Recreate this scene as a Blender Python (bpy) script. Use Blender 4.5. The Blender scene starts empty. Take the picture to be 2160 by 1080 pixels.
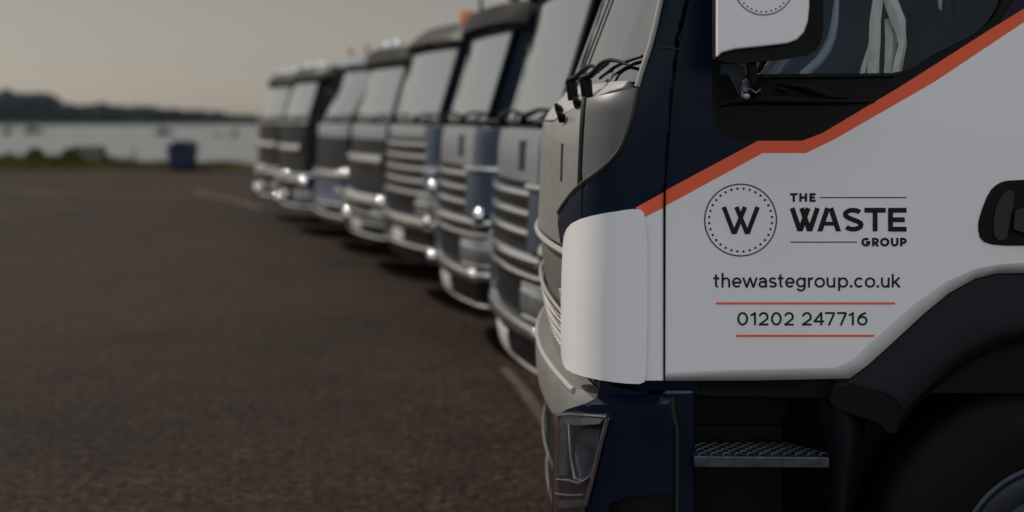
import bpy, bmesh, math, random
from mathutils import Vector, Matrix
random.seed(7)
S = bpy.context.scene
C = S.collection
R = math.radians
PI = math.pi

# ------------------------------------------------------------------ camera, sky, sun, exposure
CAMZ = 1.70
F = 3000.0            # focal length in pixels of the 2160 wide photograph (50 mm on 36 mm)
HOR = 252.0           # horizon row
cam = bpy.data.cameras.new('camera')
camo = bpy.data.objects.new('camera', cam)
C.objects.link(camo)
camo.location = (0, 0, CAMZ)
camo.rotation_euler = (R(90), 0, 0)
cam.sensor_width = 36
cam.lens = 36 * F / 2160
cam.shift_y = -(540 - HOR) / 2160
cam.clip_end = 6000
cam.dof.use_dof = True
cam.dof.focus_distance = 3.78
cam.dof.aperture_fstop = 1.6
S.camera = camo

SUN_AZ, SUN_EL = R(34), R(43)      # from the front of the trucks towards the far side of the row
to_sun = Vector((-math.cos(SUN_EL) * math.cos(SUN_AZ), math.cos(SUN_EL) * math.sin(SUN_AZ), math.sin(SUN_EL)))
W = bpy.data.worlds.new('World')
S.world = W
W.use_nodes = True
nt = W.node_tree
nt.nodes.clear()
wo = nt.nodes.new('ShaderNodeOutputWorld')
sky = nt.nodes.new('ShaderNodeTexSky')
sky.sky_type = 'NISHITA'
sky.sun_disc = False
sky.sun_elevation = SUN_EL
sky.sun_rotation = math.atan2(to_sun.x, to_sun.y)
sky.air_density = 1.0
sky.dust_density = 0.7
sky.ozone_density = 1.0
hsv = nt.nodes.new('ShaderNodeHueSaturation')
hsv.inputs['Saturation'].default_value = 0.30
tint = nt.nodes.new('ShaderNodeMix'); tint.data_type = 'RGBA'; tint.blend_type = 'MULTIPLY'
tint.inputs['Factor'].default_value = 1.0
tint.inputs['B'].default_value = (1.0, 0.91, 0.82, 1)
b1 = nt.nodes.new('ShaderNodeBackground'); b1.inputs['Strength'].default_value = 0.082
nt.links.new(sky.outputs['Color'], hsv.inputs['Color'])
nt.links.new(hsv.outputs['Color'], tint.inputs['A'])
nt.links.new(tint.outputs['Result'], b1.inputs['Color'])
# added broad bright fill in the sky away from the water, lighting shaded sides
tc = nt.nodes.new('ShaderNodeTexCoord')
dot = nt.nodes.new('ShaderNodeVectorMath'); dot.operation = 'DOT_PRODUCT'
dot.inputs[1].default_value = Vector((0.0, -0.85, 0.53)).normalized()
mr = nt.nodes.new('ShaderNodeMapRange'); mr.interpolation_type = 'SMOOTHSTEP'
mr.inputs['From Min'].default_value = 0.15; mr.inputs['From Max'].default_value = 0.95
mr.inputs['To Min'].default_value = 0.0; mr.inputs['To Max'].default_value = 1.15
b2 = nt.nodes.new('ShaderNodeBackground'); b2.inputs['Color'].default_value = (0.88, 0.94, 1.0, 1)
nt.links.new(tc.outputs['Generated'], dot.inputs[0])
nt.links.new(dot.outputs['Value'], mr.inputs['Value'])
nt.links.new(mr.outputs['Result'], b2.inputs['Strength'])
add = nt.nodes.new('ShaderNodeAddShader')
nt.links.new(b1.outputs[0], add.inputs[0]); nt.links.new(b2.outputs[0], add.inputs[1])
nt.links.new(add.outputs[0], wo.inputs['Surface'])

sl = bpy.data.lights.new('sun', 'SUN')
sl.energy = 5.0
sl.angle = R(0.6)
sl.color = (1.0, 0.92, 0.81)
slo = bpy.data.objects.new('sun', sl)
C.objects.link(slo)
slo.rotation_euler = to_sun.to_track_quat('Z', 'Y').to_euler()
slo.location = to_sun * 60

S.view_settings.view_transform = 'Standard'
S.view_settings.look = 'None'
S.view_settings.gamma = 1
S.view_settings.exposure = -0.78
S.render.engine = 'CYCLES'
S.cycles.use_denoising = True
S.cycles.max_bounces = 8
S.cycles.transparent_max_bounces = 12
S.cycles.sample_clamp_indirect = 6


# ------------------------------------------------------------------ materials
MATS = {}
def M(name, col, rough=0.5, metal=0.0, coat=0.0, spec=0.5, var=0.0, vscale=8.0, vdetail=4, bump=0.0, bscale=60.0,
      rvar=0.0, dirt=None, dirtlo=0.55, dirtscale=3.0):
    m = bpy.data.materials.new(name); m.use_nodes = True
    n = m.node_tree; p = n.nodes['Principled BSDF']
    p.inputs['Base Color'].default_value = (*col, 1)
    p.inputs['Roughness'].default_value = rough
    p.inputs['Metallic'].default_value = metal
    p.inputs['Specular IOR Level'].default_value = spec
    p.inputs['Coat Weight'].default_value = coat
    p.inputs['Coat Roughness'].default_value = 0.04
    t = n.nodes.new('ShaderNodeTexCoord')
    last = None
    if var or rvar:
        nz = n.nodes.new('ShaderNodeTexNoise'); nz.inputs['Scale'].default_value = vscale
        nz.inputs['Detail'].default_value = vdetail
        n.links.new(t.outputs['Object'], nz.inputs['Vector'])
        if var:
            rp = n.nodes.new('ShaderNodeMapRange')
            rp.inputs['From Min'].default_value = 0.3; rp.inputs['From Max'].default_value = 0.7
            rp.inputs['To Min'].default_value = 1 - var; rp.inputs['To Max'].default_value = 1 + var
            n.links.new(nz.outputs['Fac'], rp.inputs['Value'])
            mx = n.nodes.new('ShaderNodeVectorMath'); mx.operation = 'SCALE'
            mx.inputs[0].default_value = col
            n.links.new(rp.outputs['Result'], mx.inputs['Scale'])
            last = mx.outputs['Vector']
        if rvar:
            r2 = n.nodes.new('ShaderNodeMapRange')
            r2.inputs['From Min'].default_value = 0.3; r2.inputs['From Max'].default_value = 0.7
            r2.inputs['To Min'].default_value = max(0, rough - rvar); r2.inputs['To Max'].default_value = min(1, rough + rvar)
            n.links.new(nz.outputs['Fac'], r2.inputs['Value'])
            n.links.new(r2.outputs['Result'], p.inputs['Roughness'])
    if dirt:
        nd = n.nodes.new('ShaderNodeTexNoise'); nd.inputs['Scale'].default_value = dirtscale
        nd.inputs['Detail'].default_value = 8; nd.inputs['Roughness'].default_value = 0.7
        n.links.new(t.outputs['Object'], nd.inputs['Vector'])
        rd = n.nodes.new('ShaderNodeMapRange')
        rd.inputs['From Min'].default_value = dirtlo; rd.inputs['From Max'].default_value = dirtlo + 0.25
        rd.inputs['To Max'].default_value = 0.6
        n.links.new(nd.outputs['Fac'], rd.inputs['Value'])
        mm = n.nodes.new('ShaderNodeMix'); mm.data_type = 'RGBA'
        n.links.new(rd.outputs['Result'], mm.inputs['Factor'])
        if last: n.links.new(last, mm.inputs['A'])
        else: mm.inputs['A'].default_value = (*col, 1)
        mm.inputs['B'].default_value = (*dirt, 1)
        last = mm.outputs['Result']
    if last: n.links.new(last, p.inputs['Base Color'])
    if bump:
        nb = n.nodes.new('ShaderNodeTexNoise'); nb.inputs['Scale'].default_value = bscale
        nb.inputs['Detail'].default_value = 3
        n.links.new(t.outputs['Object'], nb.inputs['Vector'])
        bp = n.nodes.new('ShaderNodeBump'); bp.inputs['Strength'].default_value = bump
        bp.inputs['Distance'].default_value = 0.01
        n.links.new(nb.outputs['Fac'], bp.inputs['Height'])
        n.links.new(bp.outputs['Normal'], p.inputs['Normal'])
    MATS[name] = m
    return m

NAVY = M('navy paint', (0.0028, 0.0085, 0.022), 0.24, spec=0.13, var=0.12, vscale=3, rvar=0.05)
NAVYB = M('blue bumper paint', (0.0018, 0.0068, 0.021), 0.2, spec=0.5, coat=0.2, var=0.15, vscale=5, rvar=0.06)
WHITE = M('white paint', (0.80, 0.80, 0.81), 0.35, coat=0.2, spec=0.3, var=0.015, vscale=2.5, rvar=0.05)
ORANGE = M('orange stripe vinyl', (0.86, 0.135, 0.062), 0.5, spec=0.2, var=0.04, vscale=3)
INK = M('black vinyl lettering', (0.006, 0.007, 0.009), 0.5, spec=0.25, var=0.1, vscale=9)
SILVER = M('pale grey panel paint', (0.225, 0.222, 0.214), 0.42, coat=0.15, var=0.04, vscale=4, rvar=0.06)
SHADEG = M('shaded panel grey', (0.125, 0.125, 0.128), 0.42, spec=0.3, var=0.04, vscale=4, rvar=0.06)  # panel grey darkened to carry the corner's shade; bumper trim shares it
SILVER2 = M('silver paint', (0.36, 0.385, 0.42), 0.34, metal=0.75, var=0.05, vscale=3, rvar=0.06)
POLISH = M('polished metal', (0.80, 0.80, 0.80), 0.2, metal=1.0, rvar=0.05, vscale=10)
SHADEB = M('shaded blue grey', (0.048, 0.068, 0.108), 0.38, metal=0.2, var=0.1, vscale=4)  # darker blue grey puts the cab corners' shade into the colour
GREYP = M('grey paint', (0.020, 0.020, 0.022), 0.5, spec=0.15, var=0.08, vscale=3)
CREAM = M('off white paint', (0.42, 0.42, 0.41), 0.35, coat=0.2, var=0.05, vscale=4)
BLUEP = M('mid blue paint', (0.02, 0.055, 0.17), 0.4, spec=0.25, var=0.1, vscale=4)
DARKP = M('dark slate paint', (0.007, 0.009, 0.014), 0.45, spec=0.15, var=0.1, vscale=4)
CHROME = M('chrome', (0.88, 0.88, 0.89), 0.13, metal=1.0, rvar=0.05, vscale=12)
ALU = M('brushed aluminium', (0.30, 0.32, 0.36), 0.42, metal=1.0, var=0.15, vscale=30, rvar=0.1)
RIMM = M('grey wheel paint', (0.022, 0.028, 0.040), 0.35, metal=0.4, var=0.2, vscale=10)
PLASTIC = M('black moulded plastic', (0.0042, 0.0040, 0.0050), 0.5, spec=0.16, var=0.15, vscale=6, bump=0.08, bscale=400)
FENDER = M('charcoal mudguard plastic', (0.0050, 0.0050, 0.0085), 0.45, spec=0.16, var=0.15, vscale=5, bump=0.06, bscale=350)
RUBBER = M('tyre rubber', (0.0042, 0.0036, 0.0032), 0.75, spec=0.2, var=0.3, vscale=10, dirt=(0.014, 0.011, 0.008), dirtlo=0.55, dirtscale=9)
SEAL = M('rubber seal', (0.008, 0.008, 0.009), 0.55, var=0.1)
TRIM = M('pale trim', (0.36, 0.35, 0.32), 0.4, var=0.05)
CLOTH = M('cream webbing', (0.85, 0.80, 0.64), 0.85, var=0.1, vscale=30, bump=0.2, bscale=600)
SEATM = M('navy seat cloth', (0.03, 0.05, 0.10), 0.85, var=0.2, vscale=40)
INTER = M('cab lining', (0.13, 0.23, 0.36), 0.7, var=0.15)
PLATE = M('number plate white', (0.62, 0.62, 0.6), 0.4, var=0.03)
AMBER = M('amber lens', (0.65, 0.16, 0.02), 0.2, coat=0.5, var=0.1)
LENSG = M('headlamp grey glass', (0.30, 0.32, 0.34), 0.12, metal=0.6, coat=0.8, var=0.2, vscale=14)
BODYG = M('tipper body grey', (0.10, 0.105, 0.115), 0.5, var=0.15, vscale=3)

def glass_mat(name, tintc, mirror, rough=0.03, opaque=False):
    m = bpy.data.materials.new(name); m.use_nodes = True
    n = m.node_tree; n.nodes.clear()
    o = n.nodes.new('ShaderNodeOutputMaterial')
    g = n.nodes.new('ShaderNodeBsdfGlossy'); g.inputs['Roughness'].default_value = rough
    g.inputs['Color'].default_value = (0.95, 0.97, 0.97, 1)
    if opaque:
        b = n.nodes.new('ShaderNodeBsdfDiffuse'); b.inputs['Color'].default_value = (*tintc, 1)
    else:
        b = n.nodes.new('ShaderNodeBsdfTransparent'); b.inputs['Color'].default_value = (*tintc, 1)
    lw = n.nodes.new('ShaderNodeLayerWeight'); lw.inputs['Blend'].default_value = 0.35
    t = n.nodes.new('ShaderNodeTexCoord')
    nz = n.nodes.new('ShaderNodeTexNoise'); nz.inputs['Scale'].default_value = 2.2
    n.links.new(t.outputs['Object'], nz.inputs['Vector'])
    bp = n.nodes.new('ShaderNodeBump'); bp.inputs['Strength'].default_value = 0.1; bp.inputs['Distance'].default_value = 0.004
    n.links.new(nz.outputs['Fac'], bp.inputs['Height'])
    n.links.new(bp.outputs['Normal'], g.inputs['Normal'])
    mr = n.nodes.new('ShaderNodeMapRange')
    mr.inputs['To Min'].default_value = mirror[0]; mr.inputs['To Max'].default_value = mirror[1]
    n.links.new(lw.outputs['Fresnel'], mr.inputs['Value'])
    mx = n.nodes.new('ShaderNodeMixShader')
    n.links.new(mr.outputs['Result'], mx.inputs['Fac'])
    n.links.new(b.outputs[0], mx.inputs[1]); n.links.new(g.outputs[0], mx.inputs[2])
    n.links.new(mx.outputs[0], o.inputs['Surface'])
    return m
GLASS = glass_mat('windscreen glass', (0.015, 0.06, 0.065), (0.55, 1.25), opaque=True)
CLEARSCREEN = glass_mat('clear windscreen glass', (0.75, 0.85, 0.82), (0.45, 1.0))
SIDEGLASS = glass_mat('tinted side glass', (0.90, 0.94, 0.98), (0.0, 0.17))
LENS = glass_mat('clear lens', (0.88, 0.9, 0.92), (0.0, 0.5))
DARKGLASS = glass_mat('dark side glass', (0.005, 0.012, 0.016), (0.02, 0.5), opaque=True)


# ------------------------------------------------------------------ helpers
def link(o, parent=None):
    C.objects.link(o)
    if parent is not None: o.parent = parent
    return o

def obj(name, bm, mats, parent=None, smooth=True, bevel=0.0, solid=0.0, seg=2, sharp=35):
    me = bpy.data.meshes.new(name)
    bm.to_mesh(me); bm.free()
    for m in (mats if isinstance(mats, (list, tuple)) else [mats]): me.materials.append(m)
    if smooth:
        me.polygons.foreach_set('use_smooth', [True] * len(me.polygons))
        me.set_sharp_from_angle(angle=R(sharp))
    o = bpy.data.objects.new(name, me)
    link(o, parent)
    if solid:
        s = o.modifiers.new('solid', 'SOLIDIFY'); s.thickness = solid; s.offset = -1
    if bevel:
        b = o.modifiers.new('bevel', 'BEVEL'); b.width = bevel; b.segments = seg
        b.limit_method = 'ANGLE'; b.angle_limit = R(40); b.harden_normals = False
    if solid or bevel:
        wn_ = o.modifiers.new('normals', 'WEIGHTED_NORMAL'); wn_.weight = 90; wn_.keep_sharp = True
    return o

def tag(o, label, cat, group=None):
    o['label'] = label; o['category'] = cat
    if group: o['group'] = group
    return o

def thing(name, label, cat, loc=(0, 0, 0), rotz=0.0, group=None):
    o = bpy.data.objects.new(name, None); C.objects.link(o)
    o.location = loc; o.rotation_euler = (0, 0, rotz); o.empty_display_size = 0.2
    return tag(o, label, cat, group)

def setting(o, kind='structure'):
    o['kind'] = kind
    return o

def NB(): return bmesh.new()

def box(bm, x0, x1, y0, y1, z0, z1, mi=0):
    v = [bm.verts.new(p) for p in ((x0, y0, z0), (x1, y0, z0), (x1, y1, z0), (x0, y1, z0),
                                   (x0, y0, z1), (x1, y0, z1), (x1, y1, z1), (x0, y1, z1))]
    for q in ((0, 3, 2, 1), (4, 5, 6, 7), (0, 1, 5, 4), (1, 2, 6, 5), (2, 3, 7, 6), (3, 0, 4, 7)):
        f = bm.faces.new([v[i] for i in q]); f.material_index = mi
    return v

def tube(bm, pts, rad, n=10, mi=0, flat=1.0):
    """a round bar along pts; rad a number or a list"""
    pts = [Vector(p) for p in pts]
    rings = []
    ds = [(pts[min(len(pts) - 1, i + 1)] - pts[max(0, i - 1)]).normalized() for i in range(len(pts))]
    up = min((Vector((0, 0, 1)), Vector((0, 1, 0)), Vector((1, 0, 0))), key=lambda u: max(abs(u.dot(d)) for d in ds))
    for i, p in enumerate(pts):
        d = ds[i]
        u = d.cross(up).normalized(); w = u.cross(d).normalized()
        r = rad[i] if isinstance(rad, (list, tuple)) else rad
        rings.append([bm.verts.new(p + u * (math.cos(2 * PI * k / n) * r * flat) + w * (math.sin(2 * PI * k / n) * r)) for k in range(n)])
    for i in range(len(rings) - 1):
        for k in range(n):
            f = bm.faces.new((rings[i][k], rings[i][(k + 1) % n], rings[i + 1][(k + 1) % n], rings[i + 1][k])); f.material_index = mi
    for r, rev in ((rings[0], True), (rings[-1], False)):
        f = bm.faces.new(list(reversed(r)) if rev else r); f.material_index = mi
    bmesh.ops.recalc_face_normals(bm, faces=bm.faces)

def lathe_y(bm, prof, cx, cz, n=48, mi=0):
    """profile (radius, y) turned about the y axis through (cx, cz)"""
    rings = []
    for r, y in prof:
        if r < 1e-6: rings.append([bm.verts.new((cx, y, cz))])
        else: rings.append([bm.verts.new((cx + r * math.cos(2 * PI * k / n), y, cz + r * math.sin(2 * PI * k / n))) for k in range(n)])
    for a, b in zip(rings, rings[1:]):
        for k in range(n):
            k2 = (k + 1) % n
            if len(a) == 1 and len(b) == 1: continue
            if len(a) == 1: f = bm.faces.new((a[0], b[k], b[k2]))
            elif len(b) == 1: f = bm.faces.new((a[k], a[k2], b[0]))
            else: f = bm.faces.new((a[k], a[k2], b[k2], b[k]))
            f.material_index = mi
    bmesh.ops.recalc_face_normals(bm, faces=bm.faces)

def lathe_z(bm, prof, cx, cy, n=24, mi=0):
    rings = []
    for r, z in prof:
        if r < 1e-6: rings.append([bm.verts.new((cx, cy, z))])
        else: rings.append([bm.verts.new((cx + r * math.cos(2 * PI * k / n), cy + r * math.sin(2 * PI * k / n), z)) for k in range(n)])
    for a, b in zip(rings, rings[1:]):
        for k in range(n):
            k2 = (k + 1) % n
            if len(a) == 1: f = bm.faces.new((a[0], b[k], b[k2]))
            elif len(b) == 1: f = bm.faces.new((a[k], a[k2], b[0]))
            else: f = bm.faces.new((a[k], a[k2], b[k2], b[k]))
            f.material_index = mi
    bmesh.ops.recalc_face_normals(bm, faces=bm.faces)

def lerp_table(tab, z):
    if z <= tab[0][0]: return tab[0][1]
    for (a, xa), (b, xb) in zip(tab, tab[1:]):
        if z <= b:
            return xa + (xb - xa) * (z - a) / (b - a)
    return tab[-1][1]

class Surf:
    """outer skin of a cab: x backwards from the front, y across (near side negative), z up"""
    def __init__(s, prof, half=1.15, flat=0.92, bulge=0.07, cdepth=0.28, top=2.45, bot=None):
        s.prof, s.half, s.flat, s.bulge, s.cdepth, s.top = prof, half, flat, bulge, cdepth, top
    def ws(s, z):
        return 1.0 if z < s.top else 1.0 - 0.10 * min(1, (z - s.top) / 0.3) ** 2
    def raw(s, t, z):
        a = abs(t); sg = 1 if t >= 0 else -1
        xc = lerp_table(s.prof, z)
        if a <= 0.75:
            y = a / 0.75 * s.flat; x = s.bulge * (y / s.flat) ** 2
        else:
            ph = (a - 0.75) / 0.25 * PI / 2
            y = s.flat + (s.half - s.flat) * math.sin(ph); x = s.bulge + s.cdepth * (1 - math.cos(ph))
        return Vector((xc + x, -sg * y * s.ws(z), z))      # t = +1 is the near side
    def xf(s, y, z):
        y = abs(y) / s.ws(z); xc = lerp_table(s.prof, z)
        if y <= s.flat: return xc + s.bulge * (y / s.flat) ** 2
        k = min(1, (y - s.flat) / (s.half - s.flat))
        return xc + s.bulge + s.cdepth * (1 - math.cos(math.asin(k)))
    def p(s, t, z, off=0.0):
        q = s.raw(t, z)
        if not off: return q
        e = 0.004
        t0, t1 = max(-1, t - e), min(1, t + e)
        dt = s.raw(t1, z) - s.raw(t0, z)
        dz = s.raw(t, z + 0.02) - s.raw(t, z - 0.02)
        n = dt.cross(dz)
        if n.length < 1e-9: n = Vector((-1, 0, 0))
        n.normalize()
        c = Vector((q.x - (lerp_table(s.prof, z) + 0.9), q.y, 0))
        if n.dot(c) < 0: n = -n
        return q + n * off

def cl(v, *a): return v(*a) if callable(v) else v

def patch(bm, sf, t0, t1, z0, z1, off=0.01, thick=0.02, nt=16, nz=4, rd=0.0, mi=0):
    """a closed shell lying on the cab skin; rd bulges it like a rounded bumper"""
    def off_at(v): return off + (rd * max(0.0, 1 - abs(2 * v - 1) ** 2.4) ** 0.5 if rd else 0)
    A, B = [], []
    for i in range(nt + 1):
        t = t0 + (t1 - t0) * i / nt
        za, zb = cl(z0, t), cl(z1, t)
        A.append([bm.verts.new(sf.p(t, za + (zb - za) * j / nz, off_at(j / nz))) for j in range(nz + 1)])
        B.append([bm.verts.new(sf.p(t, za + (zb - za) * j / nz, off - thick)) for j in range(nz + 1)])
    fs = []
    for i in range(nt):
        for j in range(nz):
            fs.append(bm.faces.new((A[i][j], A[i][j + 1], A[i + 1][j + 1], A[i + 1][j])))
            fs.append(bm.faces.new((B[i][j], B[i + 1][j], B[i + 1][j + 1], B[i][j + 1])))
        for j in (0, nz):
            fs.append(bm.faces.new((A[i][j], A[i + 1][j], B[i + 1][j], B[i][j])))
    for i in (0, nt):
        for j in range(nz):
            fs.append(bm.faces.new((A[i][j], A[i][j + 1], B[i][j + 1], B[i][j])))
    for f in fs: f.material_index = mi
    bmesh.ops.recalc_face_normals(bm, faces=fs)

def bar(bm, sf, t0, t1, z, r, off=0.02, n=24, seg=8, mi=0):
    tube(bm, [sf.p(t0 + (t1 - t0) * i / n, cl(z, t0 + (t1 - t0) * i / n), off) for i in range(n + 1)], r, seg, mi)

def shell(bm, sf, zs, xr, inset=0.03, skip=None, nt=40):
    rings = []
    ts = [-1 + 2 * i / nt for i in range(nt + 1)]
    for z in zs:
        ring = [bm.verts.new(sf.p(t, z, -inset)) for t in ts]
        h = (sf.half - inset) * sf.ws(z)
        x0 = max(v.co.x for v in ring)
        xs = [x0 + (xr - x0) * k / 12 for k in range(1, 13)]
        ring += [bm.verts.new((x, -h, z)) for x in xs] + [bm.verts.new((x, h, z)) for x in reversed(xs)]
        rings.append(ring)
    m = len(rings[0])
    for a, b in zip(rings, rings[1:]):
        for k in range(m):
            q = (a[k], a[(k + 1) % m], b[(k + 1) % m], b[k])
            if skip:
                c = sum((v.co for v in q), Vector()) / 4
                if skip(c): continue
            bm.faces.new(q)
    bm.faces.new(list(reversed(rings[0]))); bm.faces.new(rings[-1])
    bmesh.ops.recalc_face_normals(bm, faces=bm.faces)

def prism_y(bm, poly, y0, y1, mi=0):
    """polygon in (x, z) given a thickness from y0 to y1"""
    a = [bm.verts.new((x, y0, z)) for x, z in poly]; b = [bm.verts.new((x, y1, z)) for x, z in poly]
    fs = [bm.faces.new(a), bm.faces.new(list(reversed(b)))]
    for i in range(len(a)):
        j = (i + 1) % len(a)
        fs.append(bm.faces.new((a[i], b[i], b[j], a[j])))
    for f in fs: f.material_index = mi
    bmesh.ops.recalc_face_normals(bm, faces=fs)

def wheel(parent, cx, cz, y, out=-1, r=0.5, wd=0.28, rr=0.27):
    """tyre > rim; y is the outer face, out its outward direction"""
    bm = NB(); s = -out
    prof = [(rr, s * 0.05), (rr + 0.012, s * 0.012), (rr + 0.05, s * 0.0), (rr + 0.10, s * -0.006), (r - 0.09, s * -0.004), (r - 0.075, s * 0.004), (r - 0.035, s * 0.012),
            (r - 0.012, s * 0.028), (r, s * 0.05), (r, s * (wd - 0.05)), (r - 0.02, s * (wd - 0.02)), (rr, s * wd)]
    lathe_y(bm, [(a, y + b) for a, b in prof], cx, cz, 72)
    ty = obj('tyre', bm, RUBBER, parent, sharp=50)
    bm = NB()
    prof = [(rr, 0.05), (rr + 0.014, 0.004), (rr + 0.006, -0.002), (rr - 0.008, 0.004), (rr - 0.02, 0.05), (rr - 0.035, 0.10), (0.18, 0.085), (0.165, 0.09), (0.12, 0.06), (0.10, 0.0), (0.085, -0.02), (0, -0.025)]
    lathe_y(bm, [(a, y + s * b) for a, b in prof], cx, cz, 64)
    for k in range(10):
        a = 2 * PI * k / 10
        bx, bz = cx + 0.142 * math.cos(a), cz + 0.142 * math.sin(a)
        lathe_y(bm, [(0, y + s * 0.035), (0.012, y + s * 0.035), (0.016, y + s * 0.055), (0.016, y + s * 0.09)], bx, bz, 6)
    obj('rim', bm, RIMM, ty)
    return ty


# ------------------------------------------------------------------ ground, water, far shore
def ground_material():
    m = bpy.data.materials.new('worn tarmac'); m.use_nodes = True
    n = m.node_tree; p = n.nodes['Principled BSDF']
    t = n.nodes.new('ShaderNodeTexCoord')
    def noise(scale, det=6, rough=0.6, stretch=None):
        q = n.nodes.new('ShaderNodeTexNoise'); q.inputs['Scale'].default_value = scale
        q.inputs['Detail'].default_value = det; q.inputs['Roughness'].default_value = rough
        if stretch:
            mp = n.nodes.new('ShaderNodeMapping'); mp.inputs['Scale'].default_value = stretch
            n.links.new(t.outputs['Object'], mp.inputs['Vector']); n.links.new(mp.outputs['Vector'], q.inputs['Vector'])
        else: n.links.new(t.outputs['Object'], q.inputs['Vector'])
        return q
    big = noise(0.35, 5, 0.6, (1, 0.55, 1)); mid = noise(2.6, 8, 0.75); clump = noise(9, 5, 0.7); grit = noise(19, 3, 0.6); fine = noise(34, 4, 0.7); agg = noise(140, 2)
    r1 = n.nodes.new('ShaderNodeValToRGB')
    r1.color_ramp.elements[0].position = 0.34; r1.color_ramp.elements[0].color = (0.0145, 0.0097, 0.0066, 1)
    r1.color_ramp.elements[1].position = 0.66; r1.color_ramp.elements[1].color = (0.037, 0.0208, 0.0138, 1)
    n.links.new(big.outputs['Fac'], r1.inputs['Fac'])
    def mul(a, node, lo, hi, f0=0.3, f1=0.7):
        k = n.nodes.new('ShaderNodeMapRange'); k.inputs['From Min'].default_value = f0; k.inputs['From Max'].default_value = f1
        k.inputs['To Min'].default_value = lo; k.inputs['To Max'].default_value = hi
        n.links.new(node.outputs['Fac'], k.inputs['Value'])
        v = n.nodes.new('ShaderNodeVectorMath'); v.operation = 'SCALE'
        n.links.new(a, v.inputs[0]); n.links.new(k.outputs['Result'], v.inputs['Scale'])
        return v.outputs['Vector']
    c = mul(r1.outputs['Color'], mid, 0.6, 1.4)
    c = mul(c, clump, 0.65, 1.35)
    c = mul(c, grit, 0.25, 1.75, 0.36, 0.64)
    c = mul(c, fine, 0.1, 1.9, 0.36, 0.64)
    c = mul(c, agg, 0.6, 1.4)
    stain = noise(0.55, 3, 0.55, (1, 0.6, 1))
    c = mul(c, stain, 1.0, 0.62, 0.56, 0.70)
    n.links.new(c, p.inputs['Base Color'])
    p.inputs['Roughness'].default_value = 0.85
    p.inputs['Specular IOR Level'].default_value = 0.12
    bp = n.nodes.new('ShaderNodeBump'); bp.inputs['Strength'].default_value = 0.6; bp.inputs['Distance'].default_value = 0.006
    n.links.new(fine.outputs['Fac'], bp.inputs['Height'])
    b2 = n.nodes.new('ShaderNodeBump'); b2.inputs['Strength'].default_value = 0.5; b2.inputs['Distance'].default_value = 0.004
    n.links.new(agg.outputs['Fac'], b2.inputs['Height']); n.links.new(bp.outputs['Normal'], b2.inputs['Normal'])
    n.links.new(b2.outputs['Normal'], p.inputs['Normal'])
    return m
TARMAC = ground_material()

def edge_y(x):            # near edge of the verge
    return 47.2 if x < -11.5 else 47.2 - 0.42 * (min(x, 40) + 11.5)
xs_edge = [-400, -120, -60, -40, -30, -20, -14, -11.5, -8, -4, 0, 10, 25, 40, 95]
bm = NB()
a = [bm.verts.new((x, -400, 0)) for x in xs_edge]
b = [bm.verts.new((x, edge_y(x) + 0.3, 0)) for x in xs_edge]
for i in range(len(xs_edge) - 1): bm.faces.new((a[i], a[i + 1], b[i + 1], b[i]))
v1 = bm.verts.new((400, -400, 0)); v2 = bm.verts.new((400, edge_y(95) + 0.3, 0))
bm.faces.new((a[-1], v1, v2, b[-1]))
setting(obj('ground', bm, TARMAC, smooth=False))

GRASSG = M('verge turf', (0.055, 0.048, 0.016), 0.9, spec=0.2, var=0.35, vscale=1.2, vdetail=6, dirt=(0.075, 0.045, 0.02), dirtlo=0.5, dirtscale=0.5)
prof_bank = [(0.0, -0.02), (0.02, 0.09), (0.5, 0.11), (4.2, 0.10), (5.4, -0.35), (9.5, -2.6)]
bm = NB(); rows = []
for x in xs_edge + [400]:
    e = edge_y(min(x, 95))
    rows.append([bm.verts.new((x, e + dy, z)) for dy, z in prof_bank])
for r0, r1 in zip(rows, rows[1:]):
    for j in range(len(prof_bank) - 1): bm.faces.new((r0[j], r1[j], r1[j + 1], r0[j + 1]))
setting(obj('verge', bm, GRASSG))

# grass on the verge
GRASS = M('grass blades', (0.070, 0.068, 0.008), 0.8, spec=0.2, var=0.5, vscale=0.9, dirt=(0.11, 0.065, 0.012), dirtlo=0.5, dirtscale=0.35)
bm = NB()
rg = random.Random(3)
for k in range(15000):
    x = rg.uniform(-24, 4); dy = rg.uniform(0.25, 4.8)
    y = edge_y(x) + dy
    zb = 0.09 if dy < 4.2 else 0.09 - (dy - 4.2) * 0.38
    tall = 1.35 if x < -13.4 else 1.0 * max(0.28, 0.58 - (x + 13.4) * 0.05)
    h = rg.uniform(0.10, 0.34) * (tall + 0.35 * (math.sin(x * 1.7) * math.sin(x * 0.63 + 1)))
    h = max(0.05, h)
    a = rg.uniform(0, 2 * PI); w = rg.uniform(0.015, 0.035)
    lx, ly = rg.uniform(-.4, .4) * h, rg.uniform(-.4, .4) * h
    bm.faces.new((bm.verts.new((x - w * math.cos(a), y - w * math.sin(a), zb)), bm.verts.new((x + w * math.cos(a), y + w * math.sin(a), zb)), bm.verts.new((x + lx, y + ly, zb + h))))
setting(obj('verge_grass', bm, GRASS, smooth=False), 'stuff')

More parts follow.
